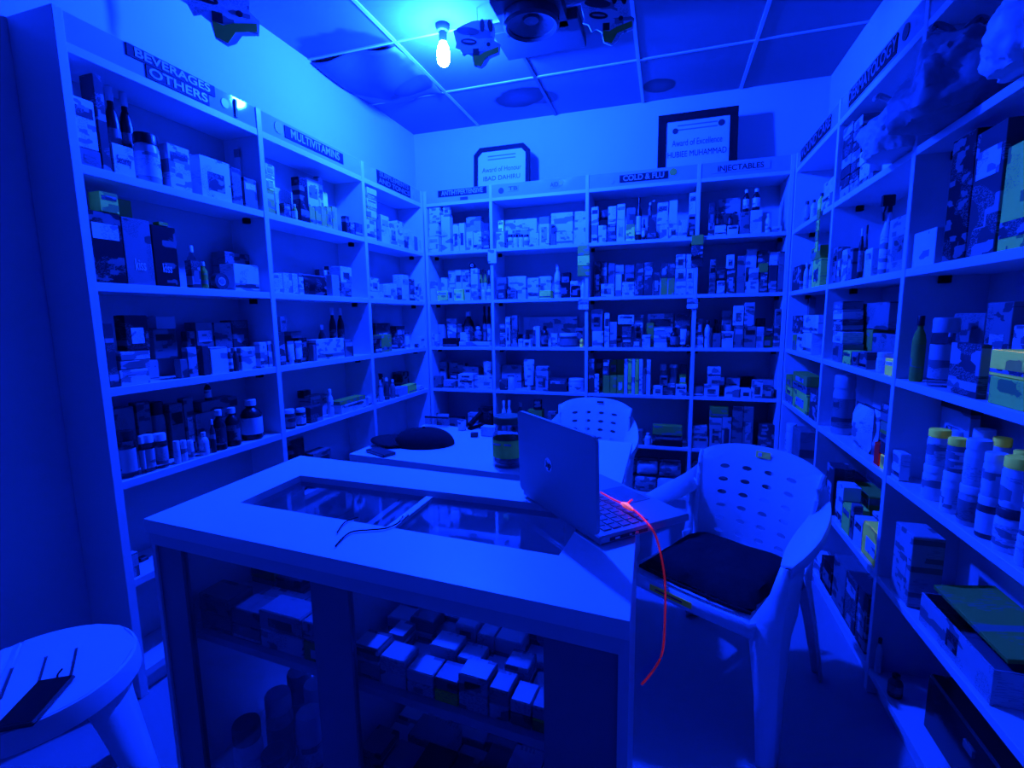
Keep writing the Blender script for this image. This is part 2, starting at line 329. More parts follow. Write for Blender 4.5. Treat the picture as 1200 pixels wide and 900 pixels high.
def make(kind, c, w, d, h, loc, rz, seed, cap=None):
    st = seed % 3; rr = random.Random(seed); nm = NAMES[kind]
    if kind == 'b': nm = 'syrup_carton' if h > 1.9 * w else ('tablet_box' if h < .62 * w else nm)  # names follow proportions only, contents unknown, all one sort of carton
    if kind in 'bfk':
        bm = B(-w / 2, w / 2, -d / 2, d / 2, 0, h, min(.0012, h * .1))
        o = link(nm, bm, printmat(c, st)); o.location = loc; o.rotation_euler = (0, 0, rz)
        if kind != 'k':
            if w > .03 and h > .03 and rr.random() < .75:
                ic = INK[c] if rr.random() < .5 else rr.choice('WLM' if c not in 'WL' else 'LMD')
                q = rr.choice((0, 1, 2))
                if q == 0: lab(w * .8, h * .22, -d / 2, h * .62, ic, o)
                elif q == 1: lab(w * .55, h * .45, -d / 2, h * .2, ic, o)
                else: lab(w * .96, h * .16, -d / 2, h * .12, ic, o)
            link('tuck_flap', B(-w * .46, w * .46, -d * .46, d * .3, h, h + .0009), solid(c) if c != 'C' else solid('L'), o)
        else:
            link('spine_strip', B(-w / 2 - .0006, w / 2 + .0006, -d / 2 - .0008, -d / 2, h * .1, h * .2), solid(INK[c]), o)
        return o
    root = empty(nm, loc, rz); r = min(w, d) / 2; sx = w / (2 * r) if r else 1; sy = d / (2 * r)
    capc = cap or ('W' if c in 'DKOMR' else ('D' if rr.random() < .3 else 'W'))
    if kind == 'o':
        nk = r * .42; ch = h * .14
        prof = [(0, 0), (r * .92, 0), (r, h * .03), (r, h * .62), (r * .8, h * .72), (nk, h * .8), (nk, h * .87), (0, h * .87)]
        link('bottle_body', lathe(bmesh.new(), prof, 16, 0, 0, sx, sy), solid(c), root, True)
        link('cap', lathe(bmesh.new(), [(0, h * .85), (nk * 1.3, h * .85), (nk * 1.3, h * .99), (nk * 1.15, h), (0, h)], 14), solid(capc), root, True)
        link('label', lathe(bmesh.new(), [(r * 1.012, h * .14), (r * 1.012, h * .56)], 16, 0, 0, sx, sy), printmat('W' if c in 'DKO' and rr.random() < .35 else ('L' if c == 'C' else (c if c not in 'KD' else rr.choice('DM'))), st), root, True)
    elif kind in 'jg':
        nk = r * .88
        prof = [(0, 0), (r * .94, 0), (r, h * .04), (r, h * .7), (nk, h * .78), (nk, h * .8), (0, h * .8)] if kind == 'j' else [(0, .002), (r * .85, 0), (r, h), (r * .94, h), (r * .8, .006), (0, .006)]
        link('jar_body', lathe(bmesh.new(), prof, 20, 0, 0, sx, sy), solid(c) if c == 'C' else printmat(c, st) if kind == 'g' else solid(c), root, True)
        if kind == 'j':
            lp = [(0, h * .79), (nk * 1.1, h * .79), (nk * 1.1, h * .97), (nk * 1.02, h), (0, h)]
            link('lid', lathe(bmesh.new(), lp, 20, 0, 0, sx, sy), solid(capc), root, True)
            lc = ('W' if c == 'W' else 'L') if c in 'CW' else ('W' if rr.random() < .5 else 'M')
            link('label', lathe(bmesh.new(), [(r * 1.01, h * .12), (r * 1.01, h * .62)], 20, 0, 0, sx, sy), printmat(lc, st), root, True)
    elif kind == 'c':
        link('canister_body', lathe(bmesh.new(), [(0, 0), (r, 0), (r, h * .9), (0, h * .9)], 18, 0, 0, sx, sy), printmat(c, st), root, True)
        link('lid', lathe(bmesh.new(), [(0, h * .9), (r * 1.03, h * .9), (r * 1.03, h * .98), (r * .95, h), (0, h)], 18, 0, 0, sx, sy), solid(capc), root, True)
    elif kind == 't':
        bm = bmesh.new(); n_ = 14; rings = []
        for q in range(6):
            f = q / 5; a_ = w / 2 * (.8 + .2 * f); b_ = d / 2 * (1 - .93 * f)
            rings.append([bm.verts.new((a_ * math.cos(2 * PI * k / n_), b_ * math.sin(2 * PI * k / n_), h * (.18 + .82 * f))) for k in range(n_)])
        for A_, B_ in zip(rings, rings[1:]):
            for k in range(n_): bm.faces.new((A_[k], A_[(k + 1) % n_], B_[(k + 1) % n_], B_[k]))
        bm.faces.new(rings[0][::-1]); bm.faces.new(rings[-1])
        link('tube_body', bm, printmat(c, st), root, True)
        link('cap', lathe(bmesh.new(), [(0, 0), (r * .75, 0), (r * .8, h * .18), (0, h * .18)], 14), solid(capc), root, True)
    elif kind == 'p':
        link('pouch_body', pouch_bm(w, d, h, 8, seed), printmat(c, st) if c != 'C' else CLEAR, root, True)
        link('top_seal', B(-w / 2, w / 2, -.001, .001, h - .006, h + .004), solid(INK[c]), root)
    elif kind == 'y':
        link('bottle_body', lathe(bmesh.new(), [(0, 0), (r, 0), (r, h * .5), (r * .35, h * .72), (r * .35, h * .78), (0, h * .78)], 16, 0, 0, sx, sy), printmat(c, 1), root, True)
        bm = B(-r * .3, r * .3, -r * 1.3, r * .7, h * .86, h, .003); box(bm, -r * .25, r * .25, -r * .3, r * .3, h * .76, h * .87)
        hd = link('spray_head', bm, solid('K'), root)
        bm = bmesh.new(); tube(bm, [(0, -r * .6, h * .86), (0, -r * .9, h * .78), (0, -r * .8, h * .68)], .004); link('trigger', bm, solid('K'), hd)
    elif kind == 'r':
        bm = bmesh.new(); rr_ = w / 2; n_ = 24
        for (r0, r1) in ((rr_ * .5, rr_),):
            lathe(bm, [(r0, -d / 2), (r1, -d / 2), (r1, d / 2), (r0, d / 2), (r0, -d / 2)], n_)
        bmesh.ops.rotate(bm, verts=bm.verts, matrix=Matrix.Rotation(PI / 2, 3, 'X')); bmesh.ops.translate(bm, verts=bm.verts, vec=(0, 0, rr_))
        link('tape_body', bm, solid(c), root, True)
        bm = lathe(bmesh.new(), [(rr_ * .42, -d / 2), (rr_ * .5, -d / 2), (rr_ * .5, d / 2), (rr_ * .42, d / 2), (rr_ * .42, -d / 2)], n_)
        bmesh.ops.rotate(bm, verts=bm.verts, matrix=Matrix.Rotation(PI / 2, 3, 'X')); bmesh.ops.translate(bm, verts=bm.verts, vec=(0, 0, rr_)); link('core', bm, solid('W'), root, True)
    elif kind == 'm':
        q = 7; z = 0
        for k in range(q):
            hh = h / q; ox = rr.uniform(-.05, .05) * w
            bm = B(-w / 2 + ox, w / 2 + ox, -d / 2, d / 2, z, z + hh * .92, .001); link('sachet', bm, printmat(c if k % 3 else INK[c], st), root); z += hh
    return root
UNITS = {'L': dict(ax=0, sgn=-1, plane=0.0, rz=PI / 2, along=1, dep=.19, dirn=1, wall='left wall'),
         'B': dict(ax=1, sgn=1, plane=0.0, rz=0, along=0, dep=.258, dirn=1, wall='back wall'),
         'R': dict(ax=0, sgn=1, plane=2.4, rz=-PI / 2, along=1, dep=.208, dirn=-1, wall='right wall')}
BAYS = {'L1': (YA, YB_, 'under the BEVERAGES sign'), 'L2': (YB_, YC, 'under the MULTIVITAMINS sign'), 'L3': (YC, -.014, 'left wall bay at the corner'),
        'B1': (.014, XE, 'back wall bay under the left certificate'), 'B2': (XE, XF, 'back wall bay under the bright reflection'), 'B3': (XF, XG, 'under the COLD & FLU sign'), 'B4': (XG, 2.386, 'back wall bay at right corner'),
        'R1': (YI, -.012, 'right wall bay at the corner'), 'R2': (YJ, YI, 'right wall bay behind the chair'), 'R3': (YK, YJ, 'right wall bay nearest the camera')}
SHN = {'s1': 'top shelf', 's2': 'second shelf', 's3': 'third shelf', 's4': 'fourth shelf', 's5': 'fifth shelf', 's6': 'bottom shelf'}
TH = {'L': .014, 'B': .011, 'R': .012}
seedn = [11]; NPROD = [0]
def cell(bay, lvl, crop, spec):
    U = UNITS[bay[0]]; ax = U['ax']; al = U['along']; t0b, t1b = BAYS[bay][0] + TH[bay[0]] + .002, BAYS[bay][1] - TH[bay[0]] - .002
    zs = LV[lvl]; x0, y0, s = crop
    nxt = {'s1': 'hb', 's2': 's1', 's3': 's2', 's4': 's3', 's5': 's4', 's6': 's5'}[lvl]; ztop = LV[nxt] - .03
    placed = []; recs = []; last = None
    for line in spec.strip().split(';'):
        w_ = line.split()
        if not w_: continue
        kind, c = w_[0][0], w_[0][1]; cap = w_[0][2] if len(w_[0]) > 2 else None
        l, r, tp = float(w_[1]), float(w_[2]), float(w_[3]); opt = w_[4:]
        back = 'b' in opt; on_top = '^' in opt
        dd = None; ext = 1
        for q in opt:
            if q[0] == 'd': dd = float(q[1:]) / 1000
            if q[0] == 'x': ext = int(q[1:])
        rec = .012 if not back else (.10 if bay[0] != 'B' else .12)
        base = zs + .0006
        if on_top and last: base = last['z1'] + .0015; rec = last['rec']
        val = U['plane'] + U['sgn'] * rec
        P0 = at_height(x0 + l * s, ax, val, base, y0 + tp * s); P1 = at_height(x0 + r * s, ax, val, base, y0 + tp * s)
        a_, b_ = sorted((P0[al], P1[al])); Pt = on(x0 + (l + r) / 2 * s, y0 + tp * s, ax, val)
        h = min(Pt.z, ztop) - base
        if h < .012: h = .012
        if base + h > ztop + .008: continue
        a_, b_ = max(a_, t0b), min(b_, t1b)
        if b_ - a_ < .008: continue
        if kind in 'ojgcyr' and bay[0] != 'B':
            Pm = at_height(x0 + (l + r) / 2 * s, ax, val, base, y0 + tp * s); dep_ = -(CM.transposed() @ (Pm - CAM)).z
            dia = (r - l) * s * dep_ / FPX * .97; a_, b_ = Pm[al] - dia / 2, Pm[al] + dia / 2; a_, b_ = max(a_, t0b), min(b_, t1b)
        mm = [float(q[1:]) for q in opt if q[0] == 'm']
        if mm:
            Pq = at_height(x0 + mm[0] * s, ax, val, base, y0 + tp * s); Pl = at_height(x0 + l * s, ax, val, base, y0 + tp * s)
            a_, b_ = sorted((Pq[al], Pl[al])); a_, b_ = max(a_, t0b), min(b_, t1b)
            dd = min(.19, abs(at_height(x0 + r * s, al, Pq[al], base, y0 + tp * s)[ax] - val))
        w = b_ - a_ - .002
        d = dd or {'b': min(.075, max(.03, w * .8)), 'f': .1, 'k': .03, 'o': w, 'j': w, 'g': w, 'c': w, 't': min(w * .6, .035), 'p': min(.05, w * .5), 'y': w, 'r': .025, 'm': .08}[kind]
        d = min(d, U['dep'] - rec - .002, .13)
        if on_top and last: d = min(d, last['d']) if kind in 'bfkm' else d
        # resolve clashes
        for _ in range(6):
            hit = [p for p in placed if a_ < p['b'] - .001 and b_ > p['a'] + .001 and base < p['z1'] - .0005 and base + h > p['z0'] + .0005 and rec < p['rec'] + p['d'] and rec + d > p['rec'] - .0005]
            if not hit: break
            m_ = max(p['rec'] + p['d'] for p in hit) + .002
            if not on_top and m_ + min(d, .05) < U['dep']:
                rec = m_; d = min(d, U['dep'] - rec - .001)
            else:
                p = hit[0]
                if p['a'] < (a_ + b_) / 2 < p['b']: a_ = b_ = 0; break
                if p['a'] > a_ and p['a'] > (a_ + b_) / 2: b_ = p['a'] - .0005
                elif p['b'] < (a_ + b_) / 2: a_ = p['b'] + .0005
                else: a_ = b_ = 0; break
        w = b_ - a_ - .001
        if w < .007: continue
        if kind in 'ojgcy' : d = min(max(d, w * .7), U['dep'] - rec - .001)
        ext_ = max(1, ext)
        loc = Vector((0, 0, base)); loc[al] = (a_ + b_) / 2; loc[ax] = U['plane'] + U['sgn'] * (rec + d / 2)
        seedn[0] += 1
        o = make(kind, c, w, d, h, loc, U['rz'] + (0 if kind not in 'bk' or on_top or w < .03 else 0), seedn[0], cap)
        NPROD[0] += 1
        rcd = dict(a=a_, b=b_, z0=base, z1=base + h + (.001 if kind in 'bf' else 0), rec=rec, d=d, o=o, kind=kind, c=c, top=on_top, w=w, h=h, back=back)
        placed.append(rcd); last = rcd
    groups = {}
    for p in placed: groups.setdefault((p['kind'], p['c'], p['top']), []).append(p)
    for (kind, c, top), L_ in groups.items():
        L_.sort(key=lambda p: (p['a'] + p['b']) / 2 * U['dirn'])
        for i, p in enumerate(L_):
            noun, cat = KN[kind]; look = CNAME[c] + ' printed ' if kind in 'bfkm' else CNAME[c] + ' '
            size = 'tall ' if p['h'] > 1.9 * p['w'] and kind in 'bo' and len(L_) < 12 else ''
            place = 'resting on other goods' if top else ('at back' if False else 'standing')
            who = 'only such one' if len(L_) == 1 else (ORD[i] if i < len(ORD) else 'last') + ' such from left'
            bay_t = BAYS[bay][2]
            txt = f"{look}{noun} {('raised on others' if top else 'on board')}, {who}, {SHN[lvl]}, {bay_t}"
            for x_, y_ in ((' on board', ''), (' printed', ''), ('such from left', 'from left'), ('back wall bay', 'bay'), ('right wall bay behind', 'right bay behind'), ('raised on others', 'raised'), ('under the left certificate', 'below left certificate')):
                if len(txt.split()) > 16: txt = txt.replace(x_, y_)
            tag(p['o'], txt, cat, f"{KN[kind][0]} stock on the {SHN[lvl]} {BAYS[bay][2]}")
Z1 = (0, 0, .266667); Z2 = (60, 180, .233333); Z3 = (60, 330, .233333); Z5 = (290, 120, .183333); Z6 = (290, 220, .183333); Z7 = (290, 340, .183333)
Z8 = (490, 180, .183333); Z9 = (490, 280, .183333); Z10 = (490, 380, .183333)
ZA = (680, 170, .216667); ZB = (680, 280, .216667); ZD = (680, 390, .216667)
ZR = (900, 130, .25); ZS = (900, 330, .25); ZT = (900, 480, .25); ZU = (900, 675, .25)
# left wall
cell('L1', 's1', Z1, """bM 318 450 655;bW 322 436 440 ^;bD 455 496 350 d60;bW 505 600 645;oK 515 572 340 b;oK 576 632 350 b;jLK 644 742 595;
 bW 752 848 650;bD 852 890 690 b;bW 890 1022 705;bM 1028 1070 745;bW 1072 1136 668 b;bM 1080 1136 790""")
cell('L1', 's2', Z2, """bK 200 385 300 d60;bG 250 345 200 ^ d50;bD 140 198 190 b;bO 352 450 240 b;bM 388 528 335 d50;bK 532 652 372 d50;bO 540 590 348 ^ d30;
 tW 636 704 440;oC 712 760 465 b;oO 765 805 545;bD 712 760 540;rD 820 905 600;bM 888 1050 505 b;bW 925 1050 560;jC 958 1000 630""")
cell('L1', 's3', Z3, """fW 228 296 325 d120;kD 300 345 210;fW 352 500 440 d110;fL 352 500 396 ^;fW 352 500 350 ^;bK 385 500 170 ^ d50;fL 502 648 400 d110;bM 525 640 240 ^ d60;bL 530 628 176 ^ d50;
 bM 655 692 390;bL 696 742 330;bM 700 742 250 b;bD 770 804 322;bM 748 832 205 b;bM 838 925 205 b;bD 928 1008 195 b;bW 810 895 330;oD 898 926 335;oD 928 956 330;bW 960 1032 330;bW 1055 1092 305;bW 1096 1136 300""")
cell('L1', 's4', Z3, """jCK 380 462 745;jC 464 490 770;jC 492 545 765;jC 548 612 760;jWW 632 664 798;jWW 667 698 795;jWW 700 732 796;oWW 766 812 755;oD 816 842 690;
 oKW 846 908 640;oKW 910 980 630;oKW 1002 1104 590;bM 352 450 628 b;bM 462 530 600 b;jMK 538 616 600 b;bM 620 686 610 b;bM 690 738 580 b;bL 742 940 645 b;bM 760 938 590 ^;oK 785 820 500 ^;oK 822 850 520 ^;bC 862 930 500 b""")
cell('L1', 's5', (150, 500, .25), """bL 10 60 590;bD 62 100 640 b""")
cell('L2', 's1', Z5, """bO 122 182 565;bG 124 180 470 ^;bW 116 176 400 ^;bW 186 345 570 b;bM 190 236 572;bD 240 280 650;oO 302 335 652;bW 188 340 520 b;bK 346 400 490;
 bO 402 438 672;bO 440 476 672;bO 478 512 672;bO 514 546 672;bO 548 580 672;bW 402 470 500 b;bW 472 500 485 b;bG 482 558 570 b;bK 632 656 730;bD 660 688 770;bD 692 740 775;bM 640 700 740 b""")
cell('L2', 's2', Z6, """bW 176 232 550 d60;bW 234 290 548 d60;bW 292 328 552 d60;bW 334 364 572;pK 366 540 562 d60;bD 470 500 525 b;bW 502 545 532 b;bL 546 594 560;bD 546 590 505 b;bD 600 668 610;bW 598 670 508 ^""")
cell('L2', 's3', Z7, """bD 212 250 270;bM 214 252 170 ^;tW 276 320 325;tW 326 370 325;bK 366 420 305;bM 290 360 265 b;bM 425 442 350;fW 446 622 312 d60;bM 626 680 318;
 oD 480 530 222 b;oK 552 598 112 b;oK 602 650 115 b""")  # last two: tall dark shapes at the back, built as black bottles
cell('L2', 's4', Z7, """jD 268 335 760;jD 338 402 755;bD 408 485 742;bL 412 520 672 b;bK 362 408 640 ^;oWW 530 570 632;fW 578 760 720 d90;fO 590 755 692 ^ d70;oC 724 760 620 b;bW 776 816 680""")
cell('L2', 's5', (150, 500, .25), """pK 790 870 55 d80;bM 700 780 120 b;bM 880 960 110""")
cell('L3', 's1', Z5, """bW 766 828 755;bO 768 826 738 ^;bW 766 828 690 ^;bO 768 826 674 ^;bW 766 828 622 ^;bO 768 826 606 ^;bW 766 828 552 ^;bM 836 860 720;bW 862 910 728;bW 912 960 770;bW 962 1004 765;bD 1012 1032 860;bW 1036 1068 820;bM 1070 1090 860;bW 1092 1120 880""")
cell('L3', 's2', Z6, """fW 786 870 665 d80;bW 790 845 580 ^;bW 872 920 620;bW 922 958 615;bD 964 990 640;bW 994 1036 560;bD 1038 1072 585;bW 1074 1100 615;bW 1102 1140 612""")
cell('L3', 's3', Z7, """bK 822 860 310;bO 862 925 285;bD 826 920 212 b;bW 868 945 322;fW 948 1010 318;cW 1020 1055 270;bD 958 1012 230 b;rD 1078 1106 275;bW 1110 1140 300""")
cell('L3', 's4', Z7, """yL 852 888 530;oD 890 925 560;oM 928 962 570;bK 990 1036 522 b;fG 1030 1084 602 d60;bL 966 1026 620;bW 1092 1130 612""")
# back wall
cell('B1', 's1', Z8, """bW 66 132 530;bW 70 130 446 ^;bW 72 142 345 ^;bW 152 208 390;bW 160 200 345 ^ d30;bW 226 262 450;bW 264 300 445;bW 310 352 500;bW 354 406 500;bL 312 404 405 b;bD 420 452 525;bD 420 452 445 ^""")
cell('B1', 's2', Z9, """bW 78 118 320;bW 80 114 270 ^;bG 122 188 332;bW 150 188 248 b;bW 192 226 310;bG 230 290 322;tW 192 238 200 b;bW 242 280 200 b;bW 284 328 200 b;bW 300 336 310;bW 340 384 190;rK 326 362 165 ^;oOK 386 412 195 b;oOK 416 440 195 b;oK 444 462 200 b;oWW 400 428 305;oWW 432 466 300""")
cell('B1', 's3', Z9, """bW 78 102 610;bW 106 128 610;bL 132 170 548 b;tW 180 246 510 b;fK 156 250 635;bM 252 282 545 b;oKW 284 346 462 b;fW 262 460 658 d50;oM 352 402 560 b;oKK 412 436 430 b;oKK 440 464 432 b;bW 252 300 600""")
cell('B1', 's4', Z10, """bM 88 150 332;bL 162 240 360;bD 206 252 315 b;fW 256 354 348;fW 256 350 320 ^;bW 360 474 334;gW 410 462 240 ^;bL 104 180 240 b;bL 184 284 250 b;bL 288 388 272 b""")
cell('B1', 's5', Z10, """pL 84 190 575 d60;bM 200 280 600 b;bL 320 384 570;bK 388 475 535""")
cell('B2', 's1', Z8, """bW 500 552 500;bG 512 546 428 ^;jWK 570 602 515;jWK 604 636 515;jWK 638 670 515;jWK 672 706 515;jWK 572 604 428 ^;bD 606 660 430 ^ d30;bW 560 760 420 b d30;bW 752 772 500;bW 774 838 405;bM 846 880 515;bW 884 990 500;bW 850 988 378 b d40;bW 994 1082 470;bW 1000 1090 368 b""")
cell('B2', 's2', Z9, """bD 502 560 325;bM 505 564 248 ^;bM 570 630 330;bW 636 690 325;bW 575 690 240 b d40;bW 700 770 250;bG 774 848 330;bW 774 850 240 b d40;oWW 866 908 310;oWW 866 908 158 b;bK 912 970 215 b;bK 974 1030 300;bW 972 1020 270 b;oWW 1038 1072 262;bW 1074 1106 300""")
cell('B2', 's3', Z9, """bD 520 556 635;bW 522 556 602 ^;bM 522 556 545 ^;bW 560 590 500;bD 596 634 600;bM 600 636 490 ^;bW 640 668 640;fD 640 690 610 b;bW 672 720 645;oD 716 748 565;bW 752 778 560;oKK 782 828 556;bW 850 890 606 b;jD 892 1008 605;oY 1032 1054 628;bM 1000 1054 570 b;bW 650 1000 498 b d12;bW 732 800 650""")
cell('B2', 's4', Z10, """fD 520 568 355;pW 572 612 330;bL 535 660 262 b;tW 672 740 226;bL 750 832 300;bL 752 828 272 ^;fW 745 830 362;fD 834 948 350;fL 836 945 372;bL 840 1010 272 b;jW 952 1050 352""")
cell('B2', 's5', Z10, """oWW 530 562 490;oWW 566 596 488;oMW 630 670 500 b;bO 702 792 550;bK 738 784 484 ^;bM 830 880 560""")
cell('B3', 's1', ZA, """bW 60 92 435;bW 60 98 336 ^;bW 96 140 435;bD 98 150 350 b;bD 144 192 430;bW 150 194 332 ^;bW 196 240 405;bW 200 242 320 ^;bG 246 294 430;bM 250 298 340 ^;oKK 300 330 280;oKK 332 352 400;bD 362 410 390;oD 366 388 310 ^;oD 390 412 312 ^;bW 430 476 430;bW 416 474 312 ^ d40;bW 480 526 430;bW 480 524 300 ^;bW 530 576 405;bK 582 630 440;bM 584 628 378 ^;bW 588 640 258 ^""")
cell('B3', 's2', ZA, """bD 76 108 630 b;bD 110 144 632 b;bW 112 182 752;bM 150 186 640 b;bW 190 222 700;bL 192 236 650 ^;bW 226 292 742;bM 240 290 650 b;bD 296 340 640;bD 344 390 635;bD 392 428 690;bO 434 470 720;bD 434 470 640 ^;bO 474 510 720;bD 474 510 640 ^;bW 514 570 738;bW 514 570 668 ^;bW 516 568 592 ^;bW 574 630 738;bW 574 630 668 ^;bW 574 600 592 ^;bW 644 684 650 b""")
cell('B3', 's3', ZB, """bW 64 124 500;bM 60 120 382 ^;bW 130 156 402;bL 160 196 450;fD 160 222 530;bD 226 276 540;bD 278 330 540;bD 226 276 475 ^;bM 278 330 475 ^;bW 204 290 412 ^ d40;bW 292 336 412 b;bW 334 378 520;bO 356 396 455 b;fW 398 468 560;fL 398 466 540 ^;fW 398 468 520 ^;fL 400 464 500 ^;fW 398 466 484 ^;bW 360 500 405 b d10;oKK 484 532 480;tW 538 574 488;bD 506 590 412 b;bK 574 590 460""")
cell('B3', 's4', ZB, """bD 42 74 650;bW 76 100 732;bD 84 118 650 b;bO 122 158 740;bO 160 196 740;bO 198 234 740;bD 122 158 655 ^;bO 160 196 655 b;bO 198 234 655 b;bW 236 254 652;bG 256 276 652;bW 277 293 652;bG 295 314 652;bW 317 335 652;bM 337 354 700;bW 356 378 655;
 bW 394 445 795;bM 430 472 742 ^;bD 448 512 805;bW 450 512 785 ^;jM 426 462 680 b;cM 480 522 682 b;bW 515 574 790;bG 534 570 735 b;bD 536 570 682 b""")
cell('B3', 's5', ZD, """bM 256 336 530;oWW 346 384 545;bK 388 552 556;bO 390 550 506 ^""")
cell('B4', 's1', ZA, """bD 692 724 312;bW 726 788 435;oKK 732 760 372 ^;oKK 762 788 372 ^;bW 795 853 435;oKK 798 824 372 ^;oKK 826 852 372 ^;bM 862 914 362;oKW 880 914 238 ^;bW 917 980 352;oKW 932 974 232 ^;oWW 1000 1034 368;bW 1036 1090 440;bL 740 860 290 b d10""")
cell('B4', 's2', ZA, """bM 696 728 620;bW 738 780 735;bK 738 788 668 ^;bD 790 834 670;bW 786 832 594 ^;bM 844 888 600;bW 892 964 740;bW 912 964 668 ^;bW 890 944 562 b;bD 968 1010 690;bO 968 1014 640 ^;bD 1014 1060 650;bD 952 1010 570 b;bW 1014 1060 580 b;bM 1064 1130 650;bM 1066 1130 575 ^""")
cell('B4', 's3', ZB, """bW 616 664 522;bD 618 662 432 ^;oWK 668 704 440;oWW 690 720 482;bM 716 758 512;oDK 714 748 435 b;bW 765 826 502;bL 760 812 388 b;bM 830 880 470;bW 828 882 362 ^;bM 884 948 475;bL 886 940 345 ^;bL 950 990 476;bO 986 1044 530;bD 988 1044 480 ^;bK 946 994 430 b;fL 1046 1108 550;bD 1050 1108 470 ^;bM 1052 1108 380 ^""")
cell('B4', 's4', ZB, """fM 612 664 800;fW 668 750 792 d100;fL 690 778 750 ^ d80;bW 690 760 695 ^;bM 756 776 800 b;fW 782 860 802;bL 785 860 752 b;fW 866 925 815;pK 856 950 752 b;bW 928 984 765;fD 984 1045 802;bL 960 1045 760 b""")
cell('B4', 's5', ZD, """fL 590 690 560 d90;fL 596 686 505 ^;bL 696 760 460;bL 762 812 458;bO 700 800 402 ^ d60;bM 816 872 400;bM 874 928 400;bD 960 1050 498""")
cell('B4', 's6', ZD, """pL 600 690 700 d80;bM 700 800 700""")
# right wall
cell('R1', 's1', ZR, """oLD 146 178 430;oWD 182 210 422;oGD 214 246 392;bW 250 284 400;bM 286 310 380;bW 250 306 330 b""")
cell('R1', 's2', ZR, """bD 102 150 732;oWW 152 176 715;oW 178 200 700;bG 202 240 700;bO 200 244 640 ^;bM 246 268 640 b;bL 150 200 670 b""")
cell('R1', 's3', ZS, """bO 112 130 250;bW 132 158 245;bD 112 154 160 ^;bW 160 200 240;bW 162 232 158 ^ d40;bW 204 242 240;bM 130 180 80 b""")
cell('R1', 's4', ZS, """bM 46 110 520;bG 46 110 485 ^;bO 48 108 430 ^;bG 114 180 515;bM 114 180 480 ^;bO 116 180 432 ^;bD 190 222 500""")
cell('R1', 's5', ZS, """jWW 52 100 655;bM 106 140 680""")
cell('R2', 's1', ZR, """mD 332 374 90 d110;mD 378 418 60 d110;bW 424 470 250;bW 424 468 186 ^;bM 474 490 290;bW 482 530 190;bL 532 560 200 b""")
cell('R2', 's2', ZR, """bM 290 316 648;bM 318 334 650;bW 338 362 655;bM 364 388 652;oK 402 426 560;bW 402 442 660;oDK 428 446 545 b;yW 484 542 412;bW 448 480 650;bL 552 646 505""")
cell('R2', 's3', ZS, """bM 300 345 290;bW 302 347 235 ^;bD 302 347 180 ^;bW 304 347 135 ^;bM 304 348 95 ^;bG 348 384 325;bM 388 420 330;bM 424 458 328;jWW 472 540 330;bY 544 582 362;bM 480 600 245 b;bO 384 478 222 b;bM 428 560 100 ^ d40;bG 566 604 125 b""")
cell('R2', 's4', ZS, """jLL 248 340 432;pW 300 360 580 d60;pW 362 436 572 d60;jWW 396 430 600 b;bM 432 496 612;bW 440 488 655 b;bR 440 490 740;bR 492 514 752;bY 522 572 820;bD 522 572 760 ^;bM 522 572 720 ^;bO 524 572 660 ^;bM 524 574 620 ^;bD 526 574 575 ^""")
cell('R2', 's5', ZT, """bD 262 296 245;bK 300 382 290 b;bW 310 340 335;bG 342 376 440;bO 380 462 360 b;bM 378 392 430;bW 396 432 500;bY 436 514 545;bW 480 514 480 b;bD 352 378 430""")
cell('R2', 's6', ZT, """bW 190 240 670;bK 244 290 700;bM 296 350 690;bD 352 400 760;bD 404 450 820;bK 400 466 890""")
cell('R3', 's2', ZR, """bW 672 776 566;bK 812 918 150 d60;bD 922 1056 110 d70;bG 1070 1200 170 d60;bW 1080 1190 330 b""")
cell('R3', 's3', ZS, """oOK 632 688 160;jCL 692 800 170;oCW 802 832 220 b;bD 836 1024 290 m975;bM 840 980 150 b;bM 984 1100 100 b;bG 1028 1200 455;bY 1034 1200 325 ^ d70;bL 1112 1200 205 b""")
cell('R3', 's4', ZT, """bW 572 660 205 m612;bR 580 640 110 b;jW 668 768 245;jW 760 850 275;jLW 828 940 335;jDW 918 1020 385;jW 985 1120 440;jW 1112 1200 575;jWW 870 968 270 b;jWW 968 1050 300 b;jWY 1056 1150 350 b;jWW 790 860 230 b""")
cell('R3', 's5', ZT, """bL 572 800 598 m650""")
cell('R3', 's6', ZU, """oWD 462 520 258;oDK 528 590 440""")


# items on the nearest right bay built by hand
def R3pt(u, v, rec, z): return at_height(u, 0, 2.4 + rec, z, v)
# upper row of jars standing on the lower jars
jl = [o for o in sc.objects if o.name.startswith('screw_top_jar') and -2.6 < o.location.y < YJ and abs(o.location.z - LV['s4'] - .0006) < .01 and o.location.x > 2.3]
jl.sort(key=lambda o: -o.location.y)
for i, o in enumerate(jl):
    body = o.children[0]; zt = max((v.co.z for c_ in o.children for v in c_.data.vertices)); rad = max(v.co.x for v in body.data.vertices)
    hh = min(LV['s3'] - .03 - (o.location.z + zt), .088 + .012 * (i % 3))
    if hh < .05: continue
    capc = 'WYWYYWY'[i % 7]
    q = make('j', 'W' if i % 3 else 'M', rad * 1.75, rad * 1.75, hh, (o.location.x, o.location.y, o.location.z + zt + .001), -PI / 2, 900 + i, capc)
    tag(q, f"white vitamin jar with {'greenish' if capc == 'Y' else 'white'} lid stacked on another, {ORD[i]} from chair side, right wall", 'jar', 'jars stacked on jars on the right wall fourth shelf')
